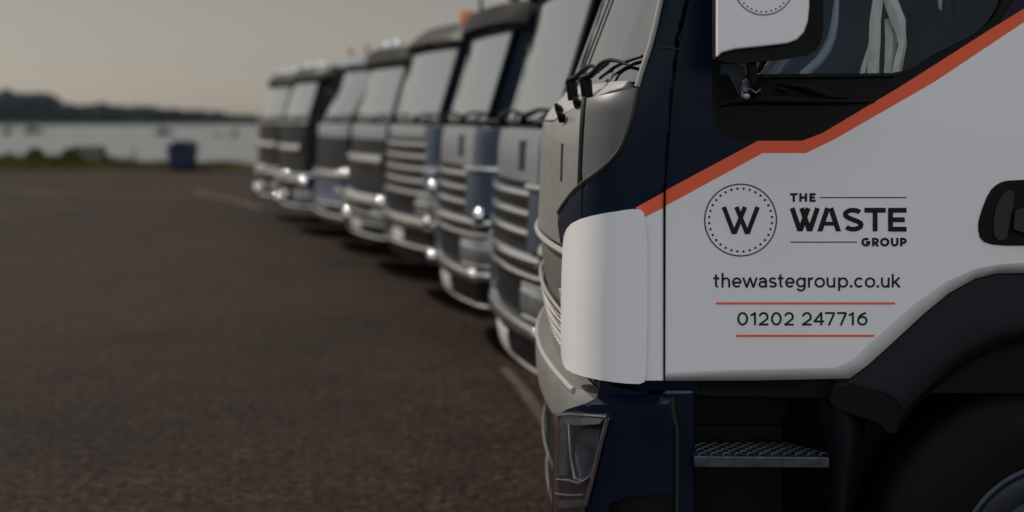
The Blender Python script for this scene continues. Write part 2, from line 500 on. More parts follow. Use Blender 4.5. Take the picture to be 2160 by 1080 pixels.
# sea
def water_material():
    m = bpy.data.materials.new('sea water'); m.use_nodes = True
    n = m.node_tree; p = n.nodes['Principled BSDF']
    p.inputs['Base Color'].default_value = (0.10, 0.11, 0.115, 1)
    p.inputs['Roughness'].default_value = 0.22; p.inputs['IOR'].default_value = 1.33
    t = n.nodes.new('ShaderNodeTexCoord')
    mp = n.nodes.new('ShaderNodeMapping'); mp.inputs['Scale'].default_value = (0.25, 0.7, 1)
    n.links.new(t.outputs['Object'], mp.inputs['Vector'])
    nz = n.nodes.new('ShaderNodeTexNoise'); nz.inputs['Scale'].default_value = 1.0; nz.inputs['Detail'].default_value = 6
    n.links.new(mp.outputs['Vector'], nz.inputs['Vector'])
    bp = n.nodes.new('ShaderNodeBump'); bp.inputs['Strength'].default_value = 0.25; bp.inputs['Distance'].default_value = 0.3
    n.links.new(nz.outputs['Fac'], bp.inputs['Height']); n.links.new(bp.outputs['Normal'], p.inputs['Normal'])
    return m
SEA = -1.9
bm = NB()
v = [bm.verts.new(p) for p in ((-4000, 30, SEA), (4000, 20, SEA), (4000, 1200, SEA), (-4000, 1200, SEA))]
bm.faces.new(v)
setting(obj('sea', bm, water_material(), smooth=False))

# far shore: low land with a wood on it
env = [(-600, 190), (-300, 194), (-60, 196), (0, 196), (25, 194), (45, 200), (75, 199), (100, 203), (118, 210), (134, 223), (160, 226), (210, 222), (240, 224), (270, 229),
       (310, 226), (340, 231), (370, 232), (400, 236), (450, 238), (480, 243), (500, 246), (520, 244), (540, 250), (700, 252), (1000, 249), (1600, 251), (2400, 248)]
SHORE = 1050.0
def land_h(px):
    return (266 - lerp_table(env, px)) / F * SHORE
LAND = M('far land', (0.03, 0.035, 0.02), 0.9, var=0.2, vscale=0.02)
bm = NB(); rows = []
for i in range(121):
    px = -600 + 3000 * i / 120
    x = (px - 1080) / F * SHORE
    h = land_h(px)
    rows.append([bm.verts.new((x * k, SHORE * k, z)) for k, z in ((1.0, SEA - 0.5), (1.003, SEA + 0.6), (1.03, SEA + h * 0.45), (1.2, SEA + h * 0.5))])
for r0, r1 in zip(rows, rows[1:]):
    for j in range(3): bm.faces.new((r0[j], r1[j], r1[j + 1], r0[j + 1]))
setting(obj('far_shore_hills', bm, LAND))
WOOD = M('far wood foliage', (0.012, 0.019, 0.016), 0.9, spec=0.2, var=0.45, vscale=0.03, vdetail=3)
bm = NB(); rg = random.Random(11)
ico = bmesh.new(); bmesh.ops.create_icosphere(ico, subdivisions=2, radius=1)
iv = [v.co.copy() for v in ico.verts]; ifc = [[v.index for v in f.verts] for f in ico.faces]; ico.free()
def blob(bm, c, r, sq, rg, amp=0.28):
    ph = [rg.uniform(0, 6.28) for _ in range(6)]
    vs = []
    for q in iv:
        k = 1 + amp * (math.sin(q.x * 4 + ph[0]) * math.sin(q.y * 4 + ph[1]) + 0.6 * math.sin(q.z * 6 + ph[2]) + 0.5 * math.sin(q.x * 9 + q.z * 7 + ph[3]))
        vs.append(bm.verts.new((c[0] + q.x * r * k, c[1] + q.y * r * k, c[2] + q.z * r * k * sq)))
    for f in ifc: bm.faces.new([vs[i] for i in f])
for k in range(900):
    px = rg.uniform(-500, 1300) if k % 3 else rg.uniform(-100, 560)
    dd = SHORE * rg.uniform(1.006, 1.035)
    h = land_h(px)
    top = h * rg.uniform(0.35, 1.0) ** 0.6
    r = min(max(2.5, h * 0.22), 6) * rg.uniform(0.7, 1.3)
    blob(bm, ((px - 1080) / F * dd, dd, SEA + max(r * 0.6, top - r * 0.8)), r, rg.uniform(0.8, 1.15), rg)
setting(obj('far_wood', bm, WOOD), 'stuff')

# painted edge line in front of the row
PAINTL = M('worn white line paint', (0.10, 0.085, 0.078), 0.8, spec=0.2, var=0.25, vscale=6, dirt=(0.03, 0.022, 0.017), dirtlo=0.38, dirtscale=3.5)
def strip(name, pts, w, z=0.004):
    bm = NB(); L = []; 
    for i, (x, y) in enumerate(pts):
        a = pts[max(0, i - 1)]; b = pts[min(len(pts) - 1, i + 1)]
        d = Vector((b[0] - a[0], b[1] - a[1])).normalized(); nn = Vector((-d.y, d.x)) * (w / 2)
        L.append((bm.verts.new((x + nn.x, y + nn.y, z)), bm.verts.new((x - nn.x, y - nn.y, z))))
    for (a, b), (c, d) in zip(L, L[1:]): bm.faces.new((a, b, d, c))
    bmesh.ops.recalc_face_normals(bm, faces=bm.faces)
    for f in bm.faces:
        if f.normal.z < 0: f.normal_flip()
    return setting(obj(name, bm, PAINTL, smooth=False))
strip('edge_line_marking', [(-7.6, 34), (-6.9, 32.3), (-6.1, 30.5), (-5.4, 28.8), (-4.8, 27.2)], 0.18)
strip('edge_line_marking', [(-0.05, 9.7), (0.06, 9.0), (0.2, 7.9), (0.30, 7.0)], 0.07)
strip('bay_line_marking', [(-11.2, 32.6), (-10.0, 31.9), (-8.9, 31.6), (-7.9, 31.0)], 0.16)
bm = NB()

# thin sea haze
hm = bpy.data.materials.new('thin sea haze'); hm.use_nodes = True
hn = hm.node_tree; hn.nodes.clear()
ho = hn.nodes.new('ShaderNodeOutputMaterial'); hv = hn.nodes.new('ShaderNodeVolumePrincipled')
hv.inputs['Color'].default_value = (0.62, 0.78, 1.0, 1); hv.inputs['Density'].default_value = 0.000045
hn.links.new(hv.outputs[0], ho.inputs['Volume'])
bm = NB(); box(bm, -4100, 4100, -420, 1420, -9, 45)
setting(obj('haze', bm, hm, smooth=False), 'stuff')

# ------------------------------------------------------------------ the nearest truck
ROOT = Vector((0.10, 4.90, 0.0))
YS = 3.75                       # its near side
t1 = thing('truck', 'nearest truck with navy cab, white lettered door and orange stripe', 'truck', ROOT)
S1 = Surf([(0.30, 0.03), (0.60, 0.0), (0.90, -0.01), (0.955, 0.0), (0.97, 0.055), (1.06, 0.03), (1.16, 0.012), (1.26, -0.003), (1.44, 0.005), (1.66, 0.012),
           (1.71, 0.025), (1.79, 0.10), (2.10, 0.215), (2.45, 0.34), (2.60, 0.41), (2.72, 0.62), (2.76, 0.9)], cdepth=0.15)
def D(px, py, d): return Vector(((px - 1080) * d / F, d, CAMZ - (py - HOR) * d / F)) - ROOT
def SIDE(px, py, off=0.0): return D(px, py, YS) + Vector((0, -off, 0))
S1e = Surf([(0.30, 0.03), (0.60, 0.0), (0.90, -0.01), (1.0, 0.0), (1.26, 0.0), (1.44, 0.005), (1.66, 0.012), (1.74, 0.02), (1.80, 0.075), (2.10, 0.215), (2.45, 0.34), (2.60, 0.41), (2.72, 0.62), (2.76, 0.9)], cdepth=0.15)
def HIT(px, py, off=0.0):
    S1 = HIT_ON[0]
    """the point of the cab skin seen at a place of the photograph"""
    def inside(d):
        q = D(px, py, d)
        return abs(q.y) <= S1.half * S1.ws(q.z) and q.x >= S1.xf(q.y, q.z)
    d = 3.70; lo = None
    while d < 5.2:
        if inside(d): lo = d; break
        d += 0.01
    if lo is None:
        # past the outline: the nearest skin point of that height
        best = None; d = 3.75
        while d < 5.0:
            q = D(px, py, d); g = S1.xf(q.y, q.z) - q.x
            if best is None or g < best[0]: best = (g, d)
            d += 0.01
        lo = best[1]; q = D(px, py, lo); q.x = S1.xf(q.y, q.z)
    else:
        a, b = lo - 0.01, lo
        for _ in range(14):
            m = (a + b) / 2
            if inside(m): b = m
            else: a = m
        q = D(px, py, b)
    if not off: return q
    e = 0.01
    if q.y <= -S1.half + 1e-3 and q.x > S1.xf(-S1.half, q.z) - 1e-3: n = Vector((0, -1, 0))
    else:
        yy = max(-S1.half + e, q.y)
        gy = (S1.xf(yy + e, q.z) - S1.xf(yy - e, q.z)) / (2 * e)
        gz = (S1.xf(q.y, q.z + e) - S1.xf(q.y, q.z - e)) / (2 * e)
        n = Vector((-1, gy, max(-1, min(1, gz)))).normalized()
    return q + n * off

S1b = Surf([(0.30, 0.03), (0.60, 0.0), (0.90, -0.01), (1.3, -0.01)], cdepth=0.22)
S1c = Surf([(0.30, 0.0), (0.60, -0.035), (0.90, -0.045), (1.3, -0.045)], cdepth=0.22)
HIT_ON = [S1e]
def HITL(px, py, off=0.0):
    HIT_ON[0] = S1c
    q = HIT(px, py, off)
    HIT_ON[0] = S1e
    return q
def area(poly): return sum(x0 * -y1 - x1 * -y0 for (x0, y0), (x1, y1) in zip(poly, poly[1:] + poly[:1])) / 2
def smooth_poly(poly, it=1):
    for _ in range(it):
        out = []
        for p, q in zip(poly, poly[1:] + poly[:1]):
            out += [(p[0] * .75 + q[0] * .25, p[1] * .75 + q[1] * .25), (p[0] * .25 + q[0] * .75, p[1] * .25 + q[1] * .75)]
        poly = out
    return poly

def sheet(polys, mapf, step=None, ystep=None):
    """polys = [(outline, material index)] in photograph places, laid on the truck's skin"""
    bm = NB()
    for poly, mi in polys:
        poly = list(poly)
        if area(poly) < 0: poly.reverse()
        f = bm.faces.new([bm.verts.new((x, y, 0)) for x, y in poly]); f.material_index = mi
    bmesh.ops.remove_doubles(bm, verts=bm.verts, dist=0.05)
    xs = [v.co.x for v in bm.verts]; ys = [v.co.y for v in bm.verts]
    if step:
        k = math.ceil(min(xs) / step)
        while k * step < max(xs):
            bmesh.ops.bisect_plane(bm, geom=bm.verts[:] + bm.edges[:] + bm.faces[:], dist=0.01, plane_co=(k * step, 0, 0), plane_no=(1, 0, 0)); k += 1
    if ystep:
        k = math.ceil(min(ys) / ystep)
        while k * ystep < max(ys):
            bmesh.ops.bisect_plane(bm, geom=bm.verts[:] + bm.edges[:] + bm.faces[:], dist=0.01, plane_co=(0, k * ystep, 0), plane_no=(0, 1, 0)); k += 1
    for v in bm.verts: v.co = mapf(v.co.x, v.co.y)
    return bm

# cab shell
def skip1(c):
    if c.y < -1.05 and c.x > 0.36 and 1.72 < c.z < 2.5: return True
    return abs(c.y) < 0.86 and 1.83 < c.z < 2.53 and c.x < 0.6
zs = [0.98 + (2.76 - 0.98) * i / 40 for i in range(41)]
bm = NB(); shell(bm, S1, zs, 1.85, 0.035, skip1, 48)
cab = obj('cab', bm, NAVY, t1)

# door: navy over orange over white, one skin
seam = [(1403, 803), (1403, 423), (1412, 300), (1420, 200), (1432, 100), (1455, 0), (1500, -200), (1532, -380)]
st_up = [(1599, 297), (1693, 297), (1735, 281), (1904, 180), (2105, 52), (2160, 18), (2400, -140)]
st_lo = [(1609, 323), (1700, 323), (1760, 294), (1969, 174), (2160, 47), (2400, -112)]
lip_in = [(1404, 783), (1600, 780), (1765, 775), (1800, 757), (1850, 710), (1930, 640), (2000, 592), (2060, 566), (2110, 557), (2160, 554), (2300, 554), (2400, 554)]
lip_out = [(1404, 805), (1600, 804), (1795, 800), (1832, 772), (1880, 729), (1950, 664), (2005, 619), (2060, 589), (2105, 578), (2160, 577), (2300, 577), (2400, 577)]
navy_l = [(1405, 401), (1412, 300), (1420, 200), (1432, 100), (1455, 0), (1500, -200), (1532, -380), (1560, -380), (1530, -250), (1508, -80), (1503, 0), (1503, 232), (1506, 252), (1514, 272), (1528, 288), (1548, 296), (1575, 297), (1599, 297)]
navy_r = [(2105, 52), (2160, 18), (2400, -140), (2400, -380), (2215, -380), (2165, -100), (2140, 0)]
orange = [(1405, 401)] + st_up + list(reversed(st_lo)) + [(1405, 434)]
white = [(1405, 434)] + st_lo + list(reversed(lip_in[:-1])) + [(1404, 783)]
white[len(st_lo)] = (2400, -112)
white = [(1405, 434)] + st_lo + [(2400, 554)] + list(reversed(lip_in[:-1]))
bm = sheet([(navy_l, 0), (navy_r, 0), (orange, 1), (white, 2)], lambda x, y: SIDE(x, y, 0.0))
n0 = len(bm.verts)
ins, outs = [], []
for (ax, ay), (bx, by) in zip(lip_in, lip_out):
    ins.append(bm.verts.new(SIDE(ax, ay, 0.0))); outs.append(bm.verts.new(SIDE(bx, by, -0.011)))
for i in range(len(ins) - 1):
    f = bm.faces.new((outs[i], outs[i + 1], ins[i + 1], ins[i])); f.material_index = 2
bmesh.ops.remove_doubles(bm, verts=bm.verts, dist=0.0004)
door = obj('door', bm, [NAVY, ORANGE, WHITE], t1, solid=0.03, sharp=12)

# window surround and glass
sur = [(1503, 157), (1503, 232), (1506, 252), (1514, 272), (1528, 288), (1548, 296), (1575, 297), (1693, 297), (1735, 281), (1904, 180), (2105, 52), (2140, 0), (2165, -100), (2215, -380),
       (2188, -380), (2140, -100), (2122, -20), (2108, 18), (2090, 46), (2064, 70), (1990, 108), (1930, 140), (1908, 149), (1885, 154), (1520, 157)]
sur_l = [(1503, 157), (1520, 157), (1524, -20), (1545, -250), (1575, -380), (1560, -380), (1530, -250), (1508, -80), (1503, 0)]
bm = sheet([(sur, 0), (sur_l, 0)], lambda x, y: SIDE(x, y, -0.004))
surround = obj('window_surround', bm, PLASTIC, door, solid=0.03, bevel=0.003)
bm = NB()
tube(bm, [SIDE(1512, 224, -0.002), SIDE(1545, 214, 0.004), SIDE(1600, 210, 0.006), SIDE(1750, 212, 0.006), SIDE(1845, 214, 0.0)], [0.004, 0.009, 0.012, 0.011, 0.004], 10)
tube(bm, [SIDE(1524, 163, 0.0), SIDE(1700, 162, 0.002), SIDE(1885, 160, 0.0)], 0.005, 8)
tube(bm, [SIDE(1640, 176, 0.002), SIDE(1700, 184, 0.012), SIDE(1745, 200, 0.012), SIDE(1790, 206, 0.004)], [0.004, 0.012, 0.014, 0.006], 10)
tube(bm, [SIDE(1640, 186, 0.004), SIDE(1658, 192, 0.008)], 0.007, 8)
obj('window_ledge', bm, PLASTIC, door)
gl = [(1510, -385), (1510, 165), (1890, 165), (1925, 155), (2070, 80), (2100, 56), (2125, 0), (2160, -120), (2205, -385)]
bm = sheet([(gl, 0)], lambda x, y: SIDE(x, y, -0.018))
obj('window', bm, SIDEGLASS, door, solid=0.004)

# door handle: recessed cup with a pull
cup = smooth_poly([(2062, 480), (2066, 455), (2085, 405), (2105, 386), (2130, 379), (2290, 377), (2320, 400), (2330, 470), (2310, 515), (2180, 518), (2100, 518), (2068, 508)])
bm = sheet([(cup, 0)], lambda x, y: SIDE(x, y, 0.005))
hd = obj('door_handle', bm, PLASTIC, door, solid=0.008, bevel=0.003)
pull = smooth_poly([(2092, 470), (2100, 430), (2118, 402), (2135, 400), (2138, 420), (2128, 470), (2122, 508), (2095, 506)])
bm = sheet([(pull, 0)], lambda x, y: SIDE(x, y, 0.011))
bm2 = sheet([(smooth_poly([(2136, 425), (2310, 420), (2315, 490), (2130, 502)]), 0)], lambda x, y: SIDE(x, y, 0.024))
me_ = bpy.data.meshes.new('tmp'); bm2.to_mesh(me_); bm.from_mesh(me_); bm2.free(); bpy.data.meshes.remove(me_)
o = obj('door_pull', bm, SEAL, door, solid=0.006, bevel=0.002)

# fixed wing panel ahead of the door
bnd = [(1348, 186), (1343, 215), (1336, 245), (1325, 280), (1310, 315), (1292, 341), (1268, 364), (1240, 384), (1218, 405), (1200, 428), (1187, 448)]
seam_l = [(1398, 423), (1407, 300), (1415, 200), (1427, 100), (1450, 0), (1494, -200), (1526, -380)]
wn = bnd + [(1186, 470), (1190, 500), (1196, 540), (1250, 540), (1352, 461), (1340, 437), (1399, 405)] + seam_l[1:] + [(1462, -380), (1440, -200), (1408, -5), (1388, 60), (1370, 115), (1352, 170)]
wo_ = [(1340, 437), (1399, 405), (1398, 438), (1352, 461)]
ww = [(1352, 461), (1398, 438), (1398, 801), (1364, 801), (1352, 801), (1250, 770), (1196, 700), (1196, 540), (1250, 540)]
bm = sheet([(wn, 0), (wo_, 1), (ww, 2)], lambda x, y: HIT(x, y, 0.014), 8, 16)
wing = obj('wing_panel', bm, [NAVY, ORANGE, WHITE], t1, solid=0.03, sharp=40)
bm = NB()
tube(bm, [HIT(1392, 104, 0.0145), HIT(1410, 103, 0.0145), HIT(1430, 104, 0.0145)], 0.0022, 6)
obj('panel_joint', bm, SEAL, wing)
bm = NB()
tube(bm, [HIT(1238, 392, 0.0148), HIT(1236, 425, 0.0148), HIT(1236, 462, 0.0148)], 0.0028, 6)
obj('panel_joint', bm, SEAL, wing)
bm = NB()
sm = bnd
for _ in range(2):
    sm = [sm[0]] + [q for p_, r_ in zip(sm, sm[1:]) for q in ((p_[0] * .75 + r_[0] * .25, p_[1] * .75 + r_[1] * .25), (p_[0] * .25 + r_[0] * .75, p_[1] * .25 + r_[1] * .75))] + [sm[-1]]
tube(bm, [HIT(x + 1, y, 0.012) for x, y in sm], 0.008, 8)
obj('edge_seal', bm, SEAL, t1)
# white lower edge piece with a notch
bm = sheet([([(1372, 772), (1394, 772), (1396, 800), (1366, 800), (1366, 786)], 0)], lambda x, y: HIT(x, y, 0.008), 12)
obj('edge_cap', bm, CREAM, wing, solid=0.01, bevel=0.004)

# front panel in pale grey; corner panel darker, its shade put into the colour
cp = [(1243, 212), (1290, 202), (1346, 187), (1343, 212), (1332, 243), (1321, 278), (1306, 312), (1288, 338), (1264, 361), (1236, 382), (1234, 360), (1238, 290)]
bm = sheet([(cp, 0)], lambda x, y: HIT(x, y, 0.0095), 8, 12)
obj('corner_panel', bm, SHADEG, t1, solid=0.03, bevel=0.004)
tseam = 0.815
def ptop(t): return 1.69 + 0.115 * max(0.0, (abs(t) - 0.35) / 0.65) ** 1.3
bm = NB(); patch(bm, S1, -0.86, tseam, 1.335, ptop, 0.010, 0.03, 36, 8)
fp = obj('front_panel', bm, SILVER, t1, bevel=0.006)
bm = NB(); patch(bm, S1, -0.86, 0.872, lambda t: ptop(t) + 0.004, lambda t: 1.802, 0.009, 0.03, 40, 4)
obj('scuttle_panel', bm, CREAM, t1, bevel=0.004)
bm = NB()
tube(bm, [HIT(1238, 212, 0.010), HIT(1236, 250, 0.010), HIT(1234, 290, 0.010), HIT(1232, 340, 0.010), HIT(1230, 392, 0.010)], 0.0075, 8)
obj('joint_seal', bm, SEAL, t1)
bm = NB()
patch(bm, S1, 0.60, 0.62, 1.52, 1.63, 0.0125, 0.012, 3, 4)
obj('panel_slot', bm, SEAL, fp)

# windscreen, its trim, wipers
bm = NB(); patch(bm, S1, -0.90, 0.905, 1.80, 2.56, 0.004, 0.008, 48, 12)
ws = obj('windscreen', bm, CLEARSCREEN, t1)
bm = NB()
tube(bm, [HIT(x, y, 0.018) for x, y in ((1347, 187), (1361, 150), (1377, 105), (1390, 60), (1402, 10), (1410, -30), (1438, -180))], 0.0075, 8)
obj('windscreen_trim', bm, TRIM, t1)
bm = NB()
tube(bm, [S1.p(0.30, 1.80, 0.010), S1.p(0.32, 2.1, 0.010), S1.p(0.32, 2.45, 0.010)], 0.0035, 6)
obj('screen_divider', bm, SEAL, ws)
def wiper(tp, te, zend):
    bm = NB()
    a = S1.p(tp, 1.775, 0.05)
    tube(bm, [S1.p(tp, 1.75, 0.012), a, a + Vector((-0.012, 0, 0.012))], [0.016, 0.018, 0.011], 12)
    arm = [a + Vector((-0.01, 0, 0.01))]
    for k in range(1, 9):
        q = k / 8; t = tp + (te - tp) * q
        arm.append(S1.p(t, 1.785 + (zend - 1.785) * q + 0.035 * math.sin(PI * q), 0.055 - 0.025 * q))
    tube(bm, arm, [0.010, 0.010, 0.009, 0.008, 0.007, 0.006, 0.005, 0.005, 0.004], 8)
    bl = [S1.p(tp + (te - tp) * (0.35 + 0.72 * k / 8), 1.812 + (zend - 1.785) * (0.30 + 0.75 * k / 8), 0.016) for k in range(9)]
    tube(bm, bl, 0.005, 6)
    return obj('wiper', bm, PLASTIC, t1)
wiper(0.70, 0.885, 1.835)
wiper(0.50, 0.70, 1.825)
for t, z in ((0.66, 1.735), (0.45, 1.72), (0.58, 1.70)):
    c = S1.p(t, z, 0.02); bm = NB()
    tube(bm, [c + Vector((0, 0.02, -0.01)), c, c + Vector((-0.01, -0.03, 0.012))], [0.010, 0.013, 0.006], 8)
    obj('washer_jet', bm, PLASTIC, t1)

# white corner deflector
df = smooth_poly([(1203, 700), (1204, 600), (1207, 525), (1211, 489), (1230, 466), (1279, 450), (1334, 440), (1354, 441), (1360, 462), (1364, 540), (1363, 690), (1360, 790), (1356, 806), (1318, 805), (1262, 796), (1219, 783), (1204, 762)])
bm = sheet([(df, 0)], lambda x, y: HIT(x, y, 0.028), 10, 22)
obj('air_deflector', bm, WHITE, t1, solid=0.03, bevel=0.012, seg=3)

# grille
bm = NB(); patch(bm, S1, -0.80, 0.82, 0.972, 1.335, -0.004, 0.02, 30, 8)
gr = obj('grille', bm, M('grille grey plastic', (0.14, 0.135, 0.125), 0.5, var=0.1, vscale=9), t1)
bm = NB()
bar(bm, S1, -0.78, 0.74, 1.322, 0.010, 0.012, 40, 8)
bar(bm, S1, -0.78, 0.74, lambda t: 1.165 - 0.05 * max(0, t), 0.0055, 0.012, 40, 8)
obj('grille_trim', bm, TRIM, gr)
bm = NB(); patch(bm, S1, -0.78, 0.80, 0.974, 1.150, 0.004, 0.006, 30, 6)
obj('grille_backing', bm, SEAL, gr)
bm = NB()
for r in range(9):
    z = 1.125 - r * 0.0165
    pts = []
    for k in range(61):
        t = -0.76 + 1.50 * k / 60; q = 1 if (k + r) % 2 else -1
        pts.append(S1.p(t, z - 0.022 * max(0, t) + 0.0068 * q, 0.010 + 0.005 * q))
    tube(bm, pts, 0.0034, 5)
obj('grille_mesh', bm, M('grille mesh metal', (0.24, 0.225, 0.205), 0.5, metal=0.2, var=0.15, vscale=30), gr)
bm = NB()
patch(bm, S1, 0.64, 0.675, 1.165, 1.215, 0.022, 0.03, 3, 3)
patch(bm, S1, 0.655, 0.68, 1.140, 1.166, 0.014, 0.02, 3, 2)
obj('grille_clip', bm, TRIM, gr, bevel=0.003)

# bumper
bm = NB(); patch(bm, S1b, -1.0, 0.885, 0.800, 0.962, -0.004, 0.06, 44, 10, rd=0.012)
bp_ = obj('bumper', bm, SILVER, t1)
bm = NB(); bar(bm, S1b, -0.98, 0.80, 0.955, 0.009, 0.001, 44, 10)
obj('bumper_highlight', bm, CREAM, bp_)  # off-white bar paints the highlight along the bumper's top
bm = NB()
c = S1b.p(0.80, 0.845, 0.012)
tube(bm, [c, c + Vector((-0.02, -0.012, 0.004)), c + Vector((-0.03, -0.02, -0.006))], [0.009, 0.007, 0.012], 10)
obj('bumper_peg', bm, PLASTIC, bp_)
bm = NB(); patch(bm, S1b, -1.0, 0.82, 0.34, 0.795, -0.020, 0.05, 40, 6)
lb = obj('lower_bumper', bm, DARKP, t1)
bm = NB()
tube(bm, [S1b.p(0.70, z, o_) for z, o_ in ((0.79, -0.012), (0.70, -0.008), (0.60, -0.006), (0.48, -0.006), (0.34, -0.008))], 0.0045, 8)
bar(bm, S1b, -0.95, 0.70, 0.62, 0.006, -0.010)
bar(bm, S1b, -0.95, 0.70, 0.47, 0.006, -0.010)
obj('bumper_trim', bm, SHADEG, lb)

bc = [(1264, 800), (1290, 815), (1330, 827), (1375, 834), (1420, 838), (1421, 900), (1419, 1044), (1330, 1044), (1290, 1060), (1258, 1250), (1172, 1250), (1172, 1080), (1176, 960), (1177, 900), (1186, 874), (1204, 862), (1240, 850), (1256, 840)]
bm = sheet([(bc, 0)], lambda x, y: HITL(x, y, 0.012 - 0.010 * max(0, min(1, (x - 1290) / 90)) - 0.026 * (1 - max(0, min(1, (y - 834) / 18))) * max(0, min(1, (x - 1225) / 40))), 9, 6)
bcorner = obj('bumper_corner', bm, NAVYB, t1, solid=0.035, bevel=0.006, sharp=50)
bm = sheet([([(1250, 1050), (1300, 1043), (1330, 1044), (1425, 1046), (1425, 1250), (1262, 1250)], 0)], lambda x, y: HITL(x, y, -0.01), 12, 24)
obj('bumper_skirt', bm, PLASTIC, t1, solid=0.03, bevel=0.006)

# headlight: dark bowl, bright inner pieces, clear lens
hl = [(1184, 880), (1190, 870), (1216, 865), (1285, 869), (1293, 875), (1284, 896), (1274, 945), (1264, 995), (1252, 1045), (1244, 1100), (1235, 1200), (1182, 1200)]
bm = sheet([(hl, 0)], lambda x, y: HITL(x, y, 0.011), 10, 20)
head = obj('headlight', bm, M('headlamp bezel', (0.34, 0.33, 0.32), 0.3, metal=0.35, coat=0.3, var=0.2, vscale=20), t1, solid=0.03, bevel=0.003)
bm = sheet([(smooth_poly([(1232, 905), (1262, 900), (1272, 912), (1262, 965), (1250, 1000), (1238, 1008), (1226, 1000), (1220, 960)]), 0)], lambda x, y: HITL(x, y, 0.016), 8, 10)
obj('reflector', bm, M('blue tinted reflector', (0.45, 0.6, 0.8), 0.2, metal=1.0, var=0.5, vscale=22), head, solid=0.006, bevel=0.002)
bm = sheet([([(1188, 892), (1206, 890), (1206, 1000), (1188, 1002)], 0), ([(1186, 1055), (1240, 1050), (1236, 1066), (1186, 1070)], 0)], lambda x, y: HITL(x, y, 0.018), 8, 20)
obj('indicator', bm, LENSG, head, solid=0.006, bevel=0.002)
bm = NB()
tube(bm, [HITL(1207, 888, 0.024), HITL(1212, 890, 0.024), HITL(1218, 960, 0.026), HITL(1227, 1006, 0.026), HITL(1240, 1012, 0.024), HITL(1256, 1000, 0.022), HITL(1268, 960, 0.022)], 0.004, 8)
tube(bm, [HITL(1190, 1010, 0.022), HITL(1215, 1010, 0.024), HITL(1236, 1016, 0.024)], 0.004, 8)
tube(bm, [HITL(1191, 875, 0.022), HITL(1216, 872, 0.024), HITL(1285, 876, 0.022)], 0.005, 8)
tube(bm, [HITL(1287, 880, 0.022), HITL(1272, 945, 0.022), HITL(1258, 1010, 0.022), HITL(1246, 1060, 0.022)], 0.006, 8)
tube(bm, [HITL(1188, 1040, 0.022), HITL(1215, 1042, 0.024), HITL(1240, 1040, 0.024)], 0.003, 8)
obj('lamp_trim', bm, CHROME, head)
bm = sheet([([(1194, 873), (1216, 870), (1284, 873), (1270, 892), (1225, 896), (1194, 890)], 0)], lambda x, y: HITL(x, y, 0.018), 8, 10)
obj('lamp_shade', bm, TRIM, head, solid=0.006, bevel=0.002)
bm = sheet([([(1184, 884), (1189, 878), (1191, 900), (1191, 1190), (1183, 1190)], 0)], lambda x, y: HITL(x, y, 0.019), 8, 20)
obj('side_reflector', bm, M('brown side reflector', (0.16, 0.055, 0.03), 0.3, coat=0.4, var=0.2), head, solid=0.004)
bm = sheet([(hl, 0)], lambda x, y: HITL(x, y, 0.034), 10, 20)
obj('lens', bm, LENS, head, solid=0.003)

# far side: plain mirror images of the panels that stand proud
bm = NB()
patch(bm, S1, -1.0, -0.78, 0.98, 1.42, 0.035, 0.03, 10, 6)
obj('air_deflector', bm, WHITE, t1, bevel=0.01)
bm = NB(); patch(bm, S1, -1.0, -0.80, 0.45, 0.86, 0.03, 0.03, 10, 6); obj('bumper_corner', bm, NAVYB, t1, bevel=0.006)
bm = NB(); patch(bm, S1, -0.93, -0.76, 0.55, 0.84, 0.045, 0.02, 8, 6); obj('headlight', bm, LENSG, t1, bevel=0.005)

# sill, step, wheel arch
bm = sheet([([(1400, 806), (1790, 802), (1800, 850), (1740, 850), (1400, 843)], 0)], lambda x, y: SIDE(x, y, -0.035))
obj('sill', bm, PLASTIC, t1, solid=0.05, bevel=0.008)
bm = NB()
box(bm, *(D(1398, 0, YS).x, D(1470, 0, YS).x), -1.13, -1.09, 0.40, 0.985)
obj('step_post', bm, NAVYB, t1, bevel=0.012)
bm = NB()
tube(bm, [SIDE(1417, 838, 0.0), SIDE(1420, 870, 0.0), SIDE(1428, 905, 0.0), SIDE(1428, 1050, 0.0), SIDE(1428, 1250, 0.0)], 0.006, 8)
obj('post_edge', bm, SEAL, t1)
x0, x1 = D(1463, 0, YS).x, D(1752, 0, YS).x
bm = NB()
box(bm, x0 - 0.05, x1 + 0.06, -0.90, -0.88, 0.35, 1.02)                       # back of the step well
prism_y(bm, [(x0 + 0.01, 0.925), (x1 - 0.06, 0.925), (x1 - 0.075, 0.865), (x0 + 0.01, 0.865)], -0.925, -0.90)
prism_y(bm, [(x0 + 0.01, 0.845), (x1 - 0.085, 0.845), (x1 - 0.10, 0.70), (x0 + 0.01, 0.70)], -0.925, -0.90)
# raked side wall of the well
a = [bm.verts.new(p) for p in ((x1 - 0.08, -0.90, 0.96), (x1 - 0.08, -0.90, 0.35), (x1 + 0.005, -1.12, 0.35), (x1 + 0.005, -1.12, 0.96))]
bm.faces.new(a)
a = [bm.verts.new(p) for p in ((x0 - 0.0, -0.90, 0.98), (x0 - 0.0, -0.90, 0.35), (x0 - 0.0, -1.12, 0.35), (x0 - 0.0, -1.12, 0.98))]
bm.faces.new(a)
obj('step_well', bm, PLASTIC, t1, smooth=False)
zt = 2.015 - 962 / 800
bm = NB()
v = [bm.verts.new(p) for p in ((x0, -1.152, zt), (x1 - 0.003, -1.152, zt - 0.003), (x1 - 0.083, -1.02, zt), (x0 + 0.012, -1.02, zt),
                               (x0, -1.152, zt - 0.030), (x1 - 0.003, -1.152, zt - 0.032), (x1 - 0.083, -1.02, zt - 0.03), (x0 + 0.012, -1.02, zt - 0.03))]
